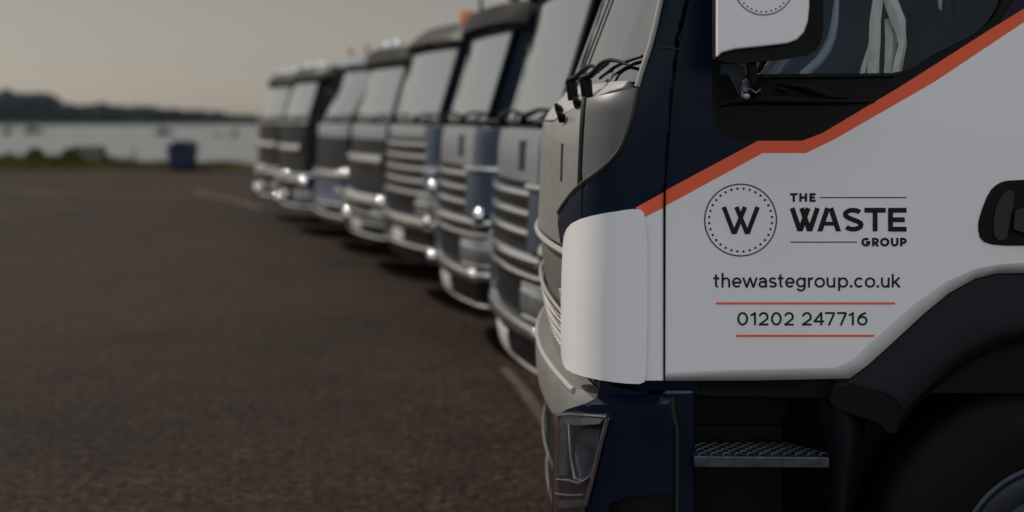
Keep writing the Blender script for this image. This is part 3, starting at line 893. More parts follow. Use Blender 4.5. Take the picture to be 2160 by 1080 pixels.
for q in ((0, 1, 2, 3), (7, 6, 5, 4), (0, 4, 5, 1), (1, 5, 6, 2), (2, 6, 7, 3), (3, 7, 4, 0)): bm.faces.new([v[i] for i in q])
bmesh.ops.recalc_face_normals(bm, faces=bm.faces)
STEPM = M('step tread metal', (0.075, 0.085, 0.11), 0.4, metal=0.7, var=0.3, vscale=40)
step = obj('step', bm, STEPM, t1, bevel=0.003)
bm = NB()
for r in range(6):
    y = -1.145 + r * 0.0225
    k = 0
    while True:
        x = x0 + 0.012 + 0.016 * (r % 2) + k * 0.032; k += 1
        if x > x1 - 0.025 - (y + 1.152) / 0.132 * 0.08: break
        tube(bm, [(x, y, zt), (x + 0.007, y + 0.006, zt + 0.005), (x + 0.018, y + 0.010, zt + 0.005), (x + 0.025, y + 0.014, zt)], 0.003, 6)
obj('tread_teeth', bm, STEPM, step)
bm = NB()
# rounded column behind the step
col = []
for z, xa, xb in ((0.945, x1 - 0.035, 0.775 + 0.06), (0.90, x1 - 0.02, 0.775 + 0.083), (0.85, x1 - 0.005, 0.775 + 0.08), (0.75, x1, 0.775 + 0.055), (0.65, x1, 0.775 + 0.03), (0.35, x1, 0.775 + 0.0)):
    ring = []
    for k in range(13):
        q = k / 12
        ring.append(bm.verts.new((xa + (xb - xa) * q, -1.125 - 0.05 * math.sin(PI * min(1, q * 1.15)) ** 0.8 + 0.03 * q * q, z)))
    col.append(ring)
for a, b in zip(col, col[1:]):
    for k in range(12): bm.faces.new((a[k], b[k], b[k + 1], a[k + 1]))
bmesh.ops.recalc_face_normals(bm, faces=bm.faces)
for f in bm.faces:
    if f.normal.y > 0: f.normal_flip()
obj('side_skirt', bm, FENDER, t1, solid=0.03, bevel=0.004)

arch_o = [(1790, 808), (1800, 801), (1833, 775), (1881, 731), (1951, 666), (2006, 621), (2061, 591), (2106, 580), (2160, 579), (2300, 579), (2400, 595), (2520, 660), (2600, 740), (2680, 860), (2690, 980)]
arch_i = [(1885, 912), (1893, 905), (1905, 886), (1930, 855), (1968, 820), (2010, 786), (2055, 758), (2105, 736), (2160, 720), (2300, 706), (2380, 720), (2470, 760), (2540, 820), (2600, 900), (2630, 980)]
bm = NB(); A = []
for (ax, ay), (bx, by) in zip(arch_o, arch_i):
    row = []
    for k in range(9):
        q = k / 8
        row.append(bm.verts.new(SIDE(ax + (bx - ax) * q, ay + (by - ay) * q, -0.016 + 0.045 * math.sin(q * PI * 0.62) - (0.012 if k == 8 else 0))))
    A.append(row)
for a, b in zip(A, A[1:]):
    for k in range(8): bm.faces.new((a[k], a[k + 1], b[k + 1], b[k]))
bmesh.ops.recalc_face_normals(bm, faces=bm.faces)
if sum(f.normal.y for f in bm.faces) > 0:
    for f in bm.faces: f.normal_flip()
obj('mudguard', bm, FENDER, t1, solid=0.03, bevel=0.004)
# lower lip of the mudguard and its inner edge line
lipf = smooth_poly([(1752, 806), (1790, 806), (1835, 818), (1872, 828), (1893, 846), (1895, 862), (1880, 911), (1862, 905), (1850, 885), (1790, 868), (1740, 850)], 2)
bm = sheet([(lipf, 0)], lambda x, y: SIDE(x, y, 0.036), 16, 16)
obj('mudguard_flap', bm, PLASTIC, t1, solid=0.03, bevel=0.006)
bm = NB()
tube(bm, [SIDE(1840, 817, 0.036), SIDE(1868, 827, 0.037), SIDE(1886, 841, 0.037), SIDE(1892, 856, 0.037), SIDE(1888, 880, 0.037), SIDE(1879, 906, 0.037)], 0.0025, 6)
obj('flap_edge', bm, FENDER, t1)
# wheel well lining
wx, wz = 1.471 - ROOT.x, 0.50
bm = NB()
box(bm, wx - 0.62, wx + 0.62, -0.82, -0.80, 0.2, 1.15)
box(bm, wx - 0.62, wx + 0.30, -1.130, -1.117, 0.975, 1.12)
for k in range(24):
    a0, a1 = PI * k / 24, PI * (k + 1) / 24
    rr_ = 0.66
    bm.faces.new([bm.verts.new((wx + rr_ * math.cos(a), y, wz + rr_ * math.sin(a))) for a, y in ((a0, -1.12), (a1, -1.12), (a1, -0.80), (a0, -0.80))])
obj('wheel_arch_liner', bm, PLASTIC, t1)
wheel(t1, wx, wz, -1.10)
wheel(t1, wx, wz, 1.10, out=1)
wheel(t1, wx + 3.9, wz, -1.10); wheel(t1, wx + 3.9, wz, 1.10, out=1)

# mirror
DM = 3.46
hs = [(1513, -300), (1513, 121), (1524, 111), (1552, 104), (1610, 98), (1662, 92), (1682, 84), (1697, 68), (1705, 45), (1708, 15), (1708, -300)]
bm = sheet([(hs, 0)], lambda x, y: D(x, y, DM))
mh = obj('mirror', bm, WHITE, t1, solid=0.03, bevel=0.006, seg=3)
mf = [(1511, -302), (1511, 123), (1530, 132), (1560, 134), (1640, 126), (1700, 118), (1722, 106), (1733, 88), (1737, 60), (1738, -302)]
bm = sheet([(mf, 0)], lambda x, y: D(x, y, DM + 0.018 + 0.02 * max(0, (x - 1690) / 48)), 12)
obj('mirror_frame', bm, PLASTIC, mh, solid=0.07, bevel=0.010, seg=3)
bm = NB()
pl = [(1518, 122), (1552, 132), (1572, 140), (1569, 200), (1561, 206)]
bm = sheet([(pl, 0)], lambda x, y: D(x, y, 3.60 + 0.10 * (y - 122) / 84), None, 10)
obj('mirror_bracket', bm, M('bracket metal', (0.16, 0.21, 0.24), 0.35, metal=0.8, var=0.2, vscale=15), mh, solid=0.012, bevel=0.002)
bm = NB()
tube(bm, [D(1585, 128, 3.52), D(1586, 160, 3.58), D(1597, 192, 3.68), D(1590, 200, 3.74)], [0.013, 0.014, 0.010, 0.008], 10)
tube(bm, [D(1612, 128, 3.54), D(1606, 140, 3.58), D(1600, 150, 3.64)], [0.008, 0.007, 0.006], 8)
tube(bm, [D(1620, 168, 3.70), D(1605, 160, 3.66)], 0.006, 8)
obj('mirror_arm', bm, PLASTIC, mh)
bm = NB()
for x, y in ((1572, 172), (1572, 188), (1574, 203)):
    q = D(x, y, 3.66); lathe_y(bm, [(0, q.y - 0.008), (0.008, q.y - 0.006), (0.009, q.y), (0.009, q.y + 0.05)], q.x, q.z, 10)
tube(bm, [D(1567, 179, 3.66), D(1580, 180, 3.66)], 0.003, 6)
tube(bm, [D(1567, 186, 3.65), D(1584, 187, 3.65), D(1594, 196, 3.65), D(1604, 188, 3.65)], 0.002, 6)
tube(bm, [D(1566, 165, 3.665), D(1566, 205, 3.665)], 0.003, 6)
obj('bracket_bolt', bm, ALU, mh)

# ring emblem and lettering helpers (flat marks 1 mm proud of what carries them)
def ring_mark(bm, c, r0, r1, n=96, d=YS, off=0.0012):
    k = d / F
    q = D(c[0], c[1], d)
    A = [bm.verts.new((q.x + r0 * k * math.cos(2 * PI * i / n), q.y - off, q.z + r0 * k * math.sin(2 * PI * i / n))) for i in range(n)]
    B = [bm.verts.new((q.x + r1 * k * math.cos(2 * PI * i / n), q.y - off, q.z + r1 * k * math.sin(2 * PI * i / n))) for i in range(n)]
    for i in range(n): bm.faces.new((A[i], B[i], B[(i + 1) % n], A[(i + 1) % n]))
def dot_mark(bm, x, y, r, d=YS, off=0.0012, n=12):
    k = d / F; q = D(x, y, d)
    bm.faces.new([bm.verts.new((q.x + r * k * math.cos(2 * PI * i / n), q.y - off, q.z + r * k * math.sin(2 * PI * i / n))) for i in range(n)])
def poly_mark(bm, poly, d=YS, off=0.0012):
    poly = list(poly)
    if area(poly) < 0: poly.reverse()
    bm.faces.new([bm.verts.new(D(x, y, d) + Vector((0, -off, 0))) for x, y in poly])
def fix(bm):
    bmesh.ops.recalc_face_normals(bm, faces=bm.faces)
    for f in bm.faces:
        if f.normal.y > 0: f.normal_flip()
    return bm
bm = NB()
CX, CY = 1562, 464
ring_mark(bm, (CX, CY), 74.4, 76.9)
for k in range(32):
    a = 2 * PI * (k + 0.5) / 32
    dot_mark(bm, CX + 66.5 * math.sin(a), CY - 66.5 * math.cos(a), 2.5)
def strokes(bm, lines, w, T, off0=0.0012):
    """ribbons of width w along lines; T turns a place of the drawing into a place of the photograph"""
    for i, L in enumerate(lines):
        L = [Vector(p) for p in L]; A = []
        for j, p in enumerate(L):
            a = L[max(0, j - 1)]; b = L[min(len(L) - 1, j + 1)]
            d = (b - a).normalized(); n = Vector((-d.y, d.x)) * (w / 2)
            q = []
            for e in (p + n, p - n):
                x, y = T(e.x, e.y); q.append(bm.verts.new(D(x, y, YS) + Vector((0, -off0 - 0.00004 * i, 0))))
            A.append(q)
        for (a, b), (c, d) in zip(A, A[1:]): bm.faces.new((a, b, d, c))
def arc(cx, cy, rx, ry, a0, a1, n=28):
    """degrees, clockwise from the right on the page"""
    return [(cx + rx * math.cos(R(a0 + (a1 - a0) * k / n)), cy + ry * math.sin(R(a0 + (a1 - a0) * k / n))) for k in range(n + 1)]
def bars4(bm, bs, tw, T):
    for i, (tx, ty, fx, fy) in enumerate(bs):
        d = Vector((fx - tx, fy - ty)).normalized(); n = Vector((-d.y, d.x)) * (tw / 2)
        hw = tw / 2 / abs(d.y)
        pts = [T(tx + n.x, ty + n.y), T(tx - n.x, ty - n.y), T(fx + hw, fy), T(fx - hw, fy)]
        poly_mark(bm, pts, off=0.0012 + 0.00005 * i)
T1 = lambda x, y: (1490 + x / 5.143, 565 + y / 5.143)
T2 = lambda x, y: (1480 + x / 4.909, 380 + y / 4.909)
bars4(bm, [(229, 276, 336, 558), (359, 276, 473, 558), (449, 276, 336, 558), (579, 276, 473, 558)], 46, T2)
obj('round_emblem', fix(bm), INK, door, smooth=False)
XT, XB, H9 = 112, 204, 9
def lower(ch, a, b):
    a += H9; b -= H9; m = (a + b) / 2; r = (b - a) / 2; ym = (XT + XB) / 2; ry = (XB - XT) / 2
    if ch == 't': return [[(a + 14 + 6, 70), (a + 20, 180)] + arc(a + 20 + 20, 182, 20, 22, 180, 80, 8), [(a - 9, 113), (b + 9, 113)]]
    if ch == 'h': return [[(a, 54), (a, 213)], [(a, 160)] + arc(m, XT + r, r, r, 180, 360, 16) + [(b, 213)]]
    if ch == 'e': return [arc(m, ym, r, ry, 0, -318, 36), [(a + 2, ym + 2), (b + 8, ym + 2)]]
    if ch == 'w': return [[(a, 103), (a + r * .52, 213)], [(m, 103), (a + r * .52, 213)], [(m, 103), (b - r * .52, 213)], [(b, 103), (b - r * .52, 213)]]
    if ch == 'a': return [[(b, 213), (b, 145)] + arc(m, 146, r, 34, 0, -160, 16), arc(m - 3, 178, r - 3, 27, -30, -330, 28), [(m, 151), (b, 148)]]
    if ch == 's': return [arc(m, 135, r - 2, 23, -25, -230, 16) + [(m, ym)] + arc(m, 181, r, 23, -50, 158, 16)]
    if ch == 'g': return [arc(m, ym - 1, r, ry - 2, 0, 360, 36), [(b, 103), (b, 205)] + arc(m, 207, r, 38, 0, 155, 18)]
    if ch == 'r': return [[(a, 103), (a, 213)], [(a, 158)] + arc(a + 42, 152, 42, 40, 190, 275, 10)]
    if ch == 'o': return [arc(m, ym, r, ry, 0, 360, 40)]
    if ch == 'u': return [[(a, 103), (a, 165)] + arc(m, XB - r, r, r, 180, 0, 16) + [(b, 103)], [(b, 103), (b, 213)]]
    if ch == 'p': return [[(a, 103), (a, 250)], arc(m, ym, r, ry, 0, 360, 40)]
    if ch == 'c': return [arc(m, ym, r, ry, -42, -318, 36)]
    if ch == 'k': return [[(a, 64), (a, 213)], [(b + 6, 103), (a, 172)], [(a + 24, 148), (b + 8, 213)]]
    if ch == '.': return [[(m - 13, 200), (m + 13, 200)]]
url = [('t', 75, 140), ('h', 166, 256), ('e', 280, 380), ('w', 390, 556), ('a', 567, 656), ('s', 680, 762), ('t', 774, 837), ('e', 856, 956), ('g', 974, 1076), ('r', 1103, 1160), ('o', 1174, 1285),
       ('u', 1305, 1396), ('p', 1430, 1536), ('.', 1555, 1583), ('c', 1605, 1706), ('o', 1720, 1830), ('.', 1845, 1873), ('u', 1895, 1986), ('k', 2012, 2098)]
bm = NB()
for ch, a, b in url: strokes(bm, lower(ch, a, b), 27 if ch == '.' else 21.5, T1)
obj('web_address', fix(bm), INK, door, smooth=False)
def digit(ch, a, b, yt=480, yb=623):
    a += H9; b -= H9; yt += H9; yb -= H9; m = (a + b) / 2; r = (b - a) / 2; h = yb - yt
    if ch == '0': return [arc(m, (yt + yb) / 2, r, h / 2, 0, 360, 44)]
    if ch == '1': return [[(b, yt - 9), (b, yb + 9)], [(a - 4, yt + 28), (b, yt + 2)]]
    if ch == '2': return [arc(m, yt + r, r, r, -170, 35, 20) + [(a + 2, yb)], [(a - 9, yb), (b + 9, yb)]]
    if ch == '4': return [[(b - 22, yt - 9), (b - 22, yb + 9)], [(b - 24, yt), (a, yb - 34)], [(a - 9, yb - 34), (b + 9, yb - 34)]]
    if ch == '7': return [[(a - 9, yt), (b + 4, yt)], [(b + 2, yt), (m - 14, yb + 9)]]
    if ch == '6': return [arc(m, yb - r * .92, r, r * .92, 0, 360, 36), [(a, yb - r * .9)] + arc(b + 8, yb - r * .95, (b + 8 - a), h - r * .95, 180, 262, 18)]
bm = NB()
for n_, (ch, a, b) in enumerate([('0', 337, 450), ('1', 475, 536), ('2', 568, 672), ('0', 703, 815), ('2', 845, 946), ('2', 1037, 1141), ('4', 1163, 1277), ('7', 1287, 1395), ('7', 1418, 1522), ('1', 1540, 1598), ('6', 1637, 1746)]):
    if n_ == 5:
        obj('phone_number', fix(bm), INK, door, smooth=False); bm = NB()
    strokes(bm, digit(ch, a, b), 21.5, T1)
obj('phone_number', fix(bm), INK, door, smooth=False)
def capital(ch, a, b, yt, yb, w):
    h = w / 2; a += h; b -= h; yt += h; yb -= h; m = (a + b) / 2; r = (b - a) / 2; ym = (yt + yb) / 2
    if ch == 'T': return [[(a - h, yt), (b + h, yt)], [(m, yt), (m, yb + h)]]
    if ch == 'H': return [[(a, yt - h), (a, yb + h)], [(b, yt - h), (b, yb + h)], [(a, ym), (b, ym)]]
    if ch == 'E': return [[(a, yt - h), (a, yb + h)], [(a, yt), (b + h, yt)], [(a, ym), (b + h * 0.2, ym)], [(a, yb), (b + h, yb)]]
    if ch == 'G': return [arc(m, ym, r, (yb - yt) / 2, -45, -355, 36), [(m, ym + 2), (b + h, ym + 2)]]
    if ch == 'R': return [[(a, yt - h), (a, yb + h)], [(a, yt), (m, yt)] + arc(m, (yt + ym + 6) / 2, r, (ym + 6 - yt) / 2, -90, 90, 14) + [(a, ym + 6)], [(m - 4, ym + 6), (b + 4, yb + h)]]
    if ch == 'O': return [arc(m, ym, r, (yb - yt) / 2, 0, 360, 40)]
    if ch == 'U': return [[(a, yt - h), (a, yb - r)] + arc(m, yb - r, r, r, 180, 0, 18) + [(b, yt - h)]]
    if ch == 'P': return [[(a, yt - h), (a, yb + h)], [(a, yt), (m, yt)] + arc(m, (yt + ym + 8) / 2, r, (ym + 8 - yt) / 2, -90, 90, 14) + [(a, ym + 8)]]
    if ch == 'S': return [arc(m, yt + 43, r - 4, 43, -28, -205, 18) + [(a + 40, ym - 18), (m, ym), (b - 40, ym + 16)] + arc(m + 2, yb - 46, r - 2, 46, -20, 150, 18)]
bm = NB()
for ch, a, b in [('T', 915, 992), ('H', 1012, 1090), ('E', 1118, 1179)]: strokes(bm, capital(ch, a, b, 135, 223, 21), 24, T2)
obj('lettering', fix(bm), INK, door, smooth=False)
bm = NB()
for ch, a, b in [('G', 1655, 1746), ('R', 1765, 1832), ('O', 1848, 1942), ('U', 1960, 2036), ('P', 2055, 2121)]: strokes(bm, capital(ch, a, b, 597, 685, 21), 24, T2)
obj('lettering', fix(bm), INK, door, smooth=False)
bm = NB()
bars4(bm, [(937, 288, 1018, 530), (1035, 288, 1117, 530), (1102, 288, 1018, 530), (1199, 288, 1117, 530)], 51, T2)
bars4(bm, [(1304, 288, 1224, 530), (1337, 288, 1416, 530)], 52, T2)
strokes(bm, [[(1255, 450), (1390, 450)]], 40, T2, 0.0014)
for ch, a, b in [('S', 1460, 1674), ('T', 1685, 1906), ('E', 1932, 2121)]: strokes(bm, capital(ch, a, b, 288, 530, 46), 50 if ch == 'S' else 51, T2)
obj('lettering', fix(bm), INK, door, smooth=False)
bm = NB()
for nm, mt, x0_, x1_, y0_, y1_ in (('lettering_rule', INK, 1729, 1912, 415.5, 417.5), ('lettering_rule', INK, 1667, 1808, 509.5, 511.5), ('orange_rule', ORANGE, 1510, 1888, 637.5, 642), ('orange_rule', ORANGE, 1553, 1844, 706, 710.5)):
    bm = NB(); poly_mark(bm, [(x0_, y0_), (x1_, y0_), (x1_, y1_), (x0_, y1_)])
    obj(nm, fix(bm), mt, door, smooth=False)
bm = NB()
ring_mark(bm, (1611, -32), 62.5, 64.5, d=DM)
for k in range(34):
    a = 2 * PI * (k + 0.5) / 34
    dot_mark(bm, 1611 + 57 * math.sin(a), -32 - 57 * math.cos(a), 1.9, d=DM)
obj('mirror_emblem', fix(bm), INK, mh, smooth=False)

# inside the cab
bm = NB()
box(bm, 0.45, 1.80, -1.08, 1.08, 0.99, 1.10)
box(bm, 1.76, 1.80, -1.08, 1.08, 1.10, 2.6)
box(bm, 0.50, 1.755, 1.06, 1.10, 1.101, 2.40)
box(bm, 0.20, 0.48, -1.0, 1.08, 1.10, 1.72)
obj('cab_lining', bm, INTER, t1, bevel=0.02)
bm = NB()
def seat(bm, yc):
    box(bm, 0.85, 1.35, yc - 0.25, yc + 0.25, 1.25, 1.42)
    prism_y(bm, [(1.28, 1.38), (1.42, 1.40), (1.55, 2.05), (1.44, 2.08)], yc - 0.25, yc + 0.25)
    prism_y(bm, [(1.46, 2.07), (1.54, 2.06), (1.58, 2.30), (1.49, 2.31)], yc - 0.14, yc + 0.14)
seat(bm, -0.62); obj('seat', bm, SEATM, t1, bevel=0.05, seg=4)
bm = NB(); seat(bm, 0.62); obj('seat', bm, SEATM, t1, bevel=0.05, seg=4)
def ribbon(bm, pts, d, th=0.012):
    L = [D(x - w / 2, y, d) for x, y, w in pts]; Rr = [D(x + w / 2, y, d) for x, y, w in pts]
    n = len(pts); dv = Vector((0, th, 0))
    q = [[bm.verts.new(p) for p in L], [bm.verts.new((a + b) / 2 - Vector((0, 0.012, 0))) for a, b in zip(L, Rr)], [bm.verts.new(p) for p in Rr]]
    for a, b in zip(q, q[1:]):
        for i in range(n - 1): bm.faces.new((a[i], a[i + 1], b[i + 1], b[i]))
bm = NB()
ribbon(bm, [(1862, -60, 18), (1852, 0, 22), (1846, 45, 24), (1845, 90, 25), (1842, 130, 25), (1842, 175, 25)], 3.90)
ribbon(bm, [(1868, -50, 24), (1880, 5, 32), (1893, 40, 34), (1900, 70, 22), (1904, 95, 18), (1896, 130, 20), (1888, 175, 22)], 3.915)
ribbon(bm, [(1846, 40, 12), (1840, 90, 14), (1826, 140, 18), (1815, 180, 20)], 3.93)
ribbon(bm, [(1878, 40, 24), (1880, 80, 26), (1878, 130, 24), (1874, 178, 22)], 3.945)
fix(bm)
obj('seat_belt', bm, CLOTH, t1, solid=0.006)
bm = NB()
ribbon(bm, [(1984, -40, 10), (1983, 0, 10), (1983, 14, 8), (1984, 22, 3)], 3.95); fix(bm)
obj('window_tag', bm, CLOTH, t1, solid=0.004)
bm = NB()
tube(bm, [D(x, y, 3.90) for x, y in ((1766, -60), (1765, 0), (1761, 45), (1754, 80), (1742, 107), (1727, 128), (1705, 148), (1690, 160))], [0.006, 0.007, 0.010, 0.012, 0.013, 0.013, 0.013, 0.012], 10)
obj('glass_streak', bm, M('glass streak grey', (0.30, 0.32, 0.34), 0.4, var=0.1), t1)  # reflection in the side glass, put in as a pale tube
bm = NB()
n = 40; c = Vector((0.62, -0.62, 1.80)); ax = Vector((-0.75, 0, 0.66)).normalized(); u = Vector((0, 1, 0)); w = ax.cross(u)
tube(bm, [c + u * (0.22 * math.cos(2 * PI * k / n)) + w * (0.22 * math.sin(2 * PI * k / n)) for k in range(n + 1)], 0.016, 8)
tube(bm, [c - ax * 0.35, c], 0.03, 10)
for a in (0.3, 2.84, 4.71): tube(bm, [c, c + u * (0.21 * math.cos(a)) + w * (0.21 * math.sin(a))], 0.014, 8)
obj('steering_wheel', bm, M('wheel rim grey', (0.16, 0.18, 0.2), 0.4, var=0.1), t1)

def chassis_and_body(root, x0=1.95, x1=7.2, mat=BODYG):
    bm = NB()
    for y in (-0.42, 0.42): box(bm, 0.3, x1 - 0.3, y - 0.04, y + 0.04, 0.55, 0.80)
    for x in (1.2, 2.4, 3.6, 5.0, 6.4): box(bm, x, x + 0.08, -0.38, 0.38, 0.60, 0.75)
    box(bm, 1.3, 1.42, -0.82, 0.82, 0.44, 0.56); box(bm, 5.2, 5.34, -0.82, 0.82, 0.42, 0.58)
    obj('chassis', bm, PLASTIC, root, smooth=False)
    bm = NB()
    box(bm, x0, x1, -1.15, 1.15, 0.98, 1.06); box(bm, x0, x0 + 0.06, -1.15, 1.15, 1.06, 2.35)
    box(bm, x0 + 0.06, x1, -1.15, -1.10, 1.06, 2.15); box(bm, x0 + 0.06, x1, 1.10, 1.15, 1.06, 2.15); box(bm, x1 - 0.06, x1, -1.09, 1.09, 1.07, 2.10)
    x = x0 + 0.3
    while x < x1:
        box(bm, x, x + 0.09, -1.20, -1.152, 1.0, 2.18); box(bm, x, x + 0.09, 1.152, 1.20, 1.0, 2.18); x += 0.75
    obj('load_body', bm, mat, root, smooth=False, bevel=0.008)
chassis_and_body(t1)


# ------------------------------------------------------------------ the row of trucks behind
def make_truck(spec):
    px, d, yaw = spec['px'], spec['d'], R(spec['yaw'])
    corner = Vector(((px - 1080) * d / F, d, 0))
    zr = spec.get('roof', 2.55); zw = spec.get('wtop', 2.30)
    sf = Surf([(0.30, 0.05), (0.50, 0.0), (0.95, 0.0), (1.2, 0.012), (1.62, 0.03), (1.68, 0.06), (zw, 0.06 + (zw - 1.68) * spec.get('rake', 0.30)),
               (zr - 0.12, 0.06 + (zw - 1.68) * spec.get('rake', 0.30) + 0.06), (zr - 0.03, 0.45), (zr, 0.75)], top=zr - 0.25, bulge=spec.get('bulge', 0.08))
    rot = Matrix.Rotation(yaw, 3, 'Z')
    loc = corner - rot @ Vector((0.20, -1.05, 0))
    root = thing('truck', spec['label'], 'truck', (loc.x, loc.y, 0), yaw, 'trucks parked in a row')
    bm = NB()
    zs = [0.62, 0.9, 1.2, 1.5, 1.68] + [1.68 + (zr - 1.68) * k / 12 for k in range(1, 13)]
    shell(bm, sf, zs, 1.80, 0.02, None, 36)
    cab = obj('cab', bm, spec['paint'], root, bevel=0.0)
    bm = NB(); patch(bm, sf, -0.82, 0.80, 1.685, zw, 0.004, 0.02, 30, 8)
    wsn = obj('windscreen', bm, GLASS, root)
    bm = NB(); bar(bm, sf, -0.88, 0.90, 1.685, 0.014, 0.008); bar(bm, sf, -0.88, 0.90, zw, 0.014, 0.008)
    tube(bm, [sf.p(0.81, 1.685 + (zw - 1.685) * k / 6, 0.008) for k in range(7)], 0.014, 8)
    obj('windscreen_seal', bm, SEAL, wsn)
    bm = NB(); patch(bm, sf, -0.90, 0.90, zw + 0.01, zw + 0.15, 0.10, 0.025, 24, 3)
    obj('sun_visor', bm, spec.get('visor', PLASTIC), root, bevel=0.005)
    for tt in (0.42, -0.25):
        bm = NB()
        tube(bm, [sf.p(tt, 1.66, 0.03), sf.p(tt + 0.02, 1.70, 0.05), sf.p(tt + 0.2, 1.74, 0.035), sf.p(tt + 0.4, 1.735, 0.02)], [0.022, 0.02, 0.012, 0.009], 8)
        obj('wiper', bm, PLASTIC, root)
    for b in spec['bands']:
        for (t0, t1_, z0, z1, off, th, rd) in b[2]:
            bm = NB()
            if th == 'bar': bar(bm, sf, t0, t1_, (z0 + z1) / 2, (z1 - z0) / 2, off, 30, 10)
            else: patch(bm, sf, t0, t1_, z0, z1, off, th, 26, 6 if rd else 3, rd)
            obj(b[0], bm, b[1], root, bevel=0.0 if th == 'bar' else 0.006)
    for sg in (1, -1):
        (a, b_, z0, z1) = spec['lamp']
        bm = NB(); patch(bm, sf, sg * a, sg * b_, z0, z1, 0.030, 0.04, 8, 6, 0.02)
        h = obj('headlight', bm, LENSG, root)
        bm = NB()
        for zz in (z0, z1): bar(bm, sf, sg * a, sg * b_, zz, 0.010, 0.034, 10, 8)
        obj('headlight_rim', bm, CHROME, h)
        # mirrors
        bm = NB()
        y = -sg * 1.30
        box(bm, 0.36, 0.46, y - 0.10, y + 0.10, 1.76, 2.12)
        mi = obj('mirror', bm, PLASTIC, root, bevel=0.04, seg=3)
        bm = NB(); tube(bm, [(0.44, -sg * 1.12, 2.20), (0.40, -sg * 1.22, 2.20), (0.41, y, 2.10)], 0.016, 8)
        obj('mirror_arm', bm, PLASTIC, mi); bm = NB(); tube(bm, [(0.44, -sg * 1.12, 1.70), (0.40, -sg * 1.22, 1.68), (0.41, y, 1.78)], 0.016, 8)
        obj('mirror_arm', bm, PLASTIC, mi)
        # doors
        bm = NB(); ya, yb = -sg * 1.134, -sg * 1.150
        prism_y(bm, [(0.50, 0.98), (1.05, 0.98), (1.22, 1.25), (1.58, 1.30), (1.58, zw + 0.06), (0.62, zw + 0.06), (0.47, 1.66)], ya, yb)
        do = obj('door', bm, spec['paint'], root, bevel=0.006)
        bm = NB(); prism_y(bm, [(0.56, 1.72), (1.50, 1.78), (1.50, zw), (0.68, zw)], -sg * 1.150, -sg * 1.156)
        obj('window', bm, DARKGLASS, do)
        bm = NB(); box(bm, 1.30, 1.48, -sg * 1.165 - 0.012, -sg * 1.165 + 0.012, 1.46, 1.54); obj('door_handle', bm, PLASTIC, do, bevel=0.008)
        bm = NB()
        for k in range(16):
            a0, a1 = PI * k / 16, PI * (k + 1) / 16
            pts = [(1.38 + r_ * math.cos(a), 0.50 + r_ * math.sin(a)) for r_, a in ((0.56, a0), (0.64, a0), (0.64, a1), (0.56, a1))]
            prism_y(bm, pts, -sg * 0.80, -sg * 1.16)
        obj('mudguard', bm, PLASTIC, root, smooth=False)
        wheel(root, 1.38, 0.50, -sg * 1.08, out=-sg)
        wheel(root, 5.3, 0.50, -sg * 1.08, out=-sg)
    for (tt, z, r) in spec.get('glints', []):
        bm = NB(); q = sf.p(tt, z, 0.03)
        bmesh.ops.create_uvsphere(bm, u_segments=24, v_segments=14, radius=r)
        for v in bm.verts: v.co = q + Vector((v.co.x * 0.8, v.co.y, v.co.z))
        obj('glint_ball', bm, CHROME, root)  # chrome ball added only to throw a sun glint, not a lamp
    for name, mat, lst in spec.get('roofbits', []):
        for (t, z, xo, r, h) in lst:
            bm = NB(); q = sf.p(t, zr - 0.05)
            x = 0.42 + xo; y = q.y
            if name == 'aerial':
                tube(bm, [(x, y, zr - 0.03), (x, y, zr + h)], [r, r * 0.4], 8)
            else:
                lathe_z(bm, [(r * 0.7, zr - 0.06), (r * 0.7, zr), (r, zr + 0.005), (r, zr + h * 0.5), (r * 0.8, zr + h * 0.85), (0, zr + h)], x, y, 20)
            obj(name, bm, mat, root)
    if spec.get('fairing'):
        bm = NB()
        prism_y(bm, [(0.45, zr - 0.04), (0.60, zr + 0.02), (1.10, zr + spec['fairing']), (1.60, zr + spec['fairing']), (1.65, zr - 0.02)], -0.85, 0.85)
        obj('roof_fairing', bm, spec.get('fairpaint', CREAM), root, bevel=0.03)
    chassis_and_body(root)
    return root

FUL = (-0.93, 0.97)
def P_(t0, t1, z0, z1, off=0.012, th=0.03, rd=0.0): return (t0, t1, z0, z1, off, th, rd)
def bars(zs, r=0.018, off=0.03, t0=-0.84, t1=0.84): return [(t0, t1, z - r, z + r, off, 'bar', 0) for z in zs]

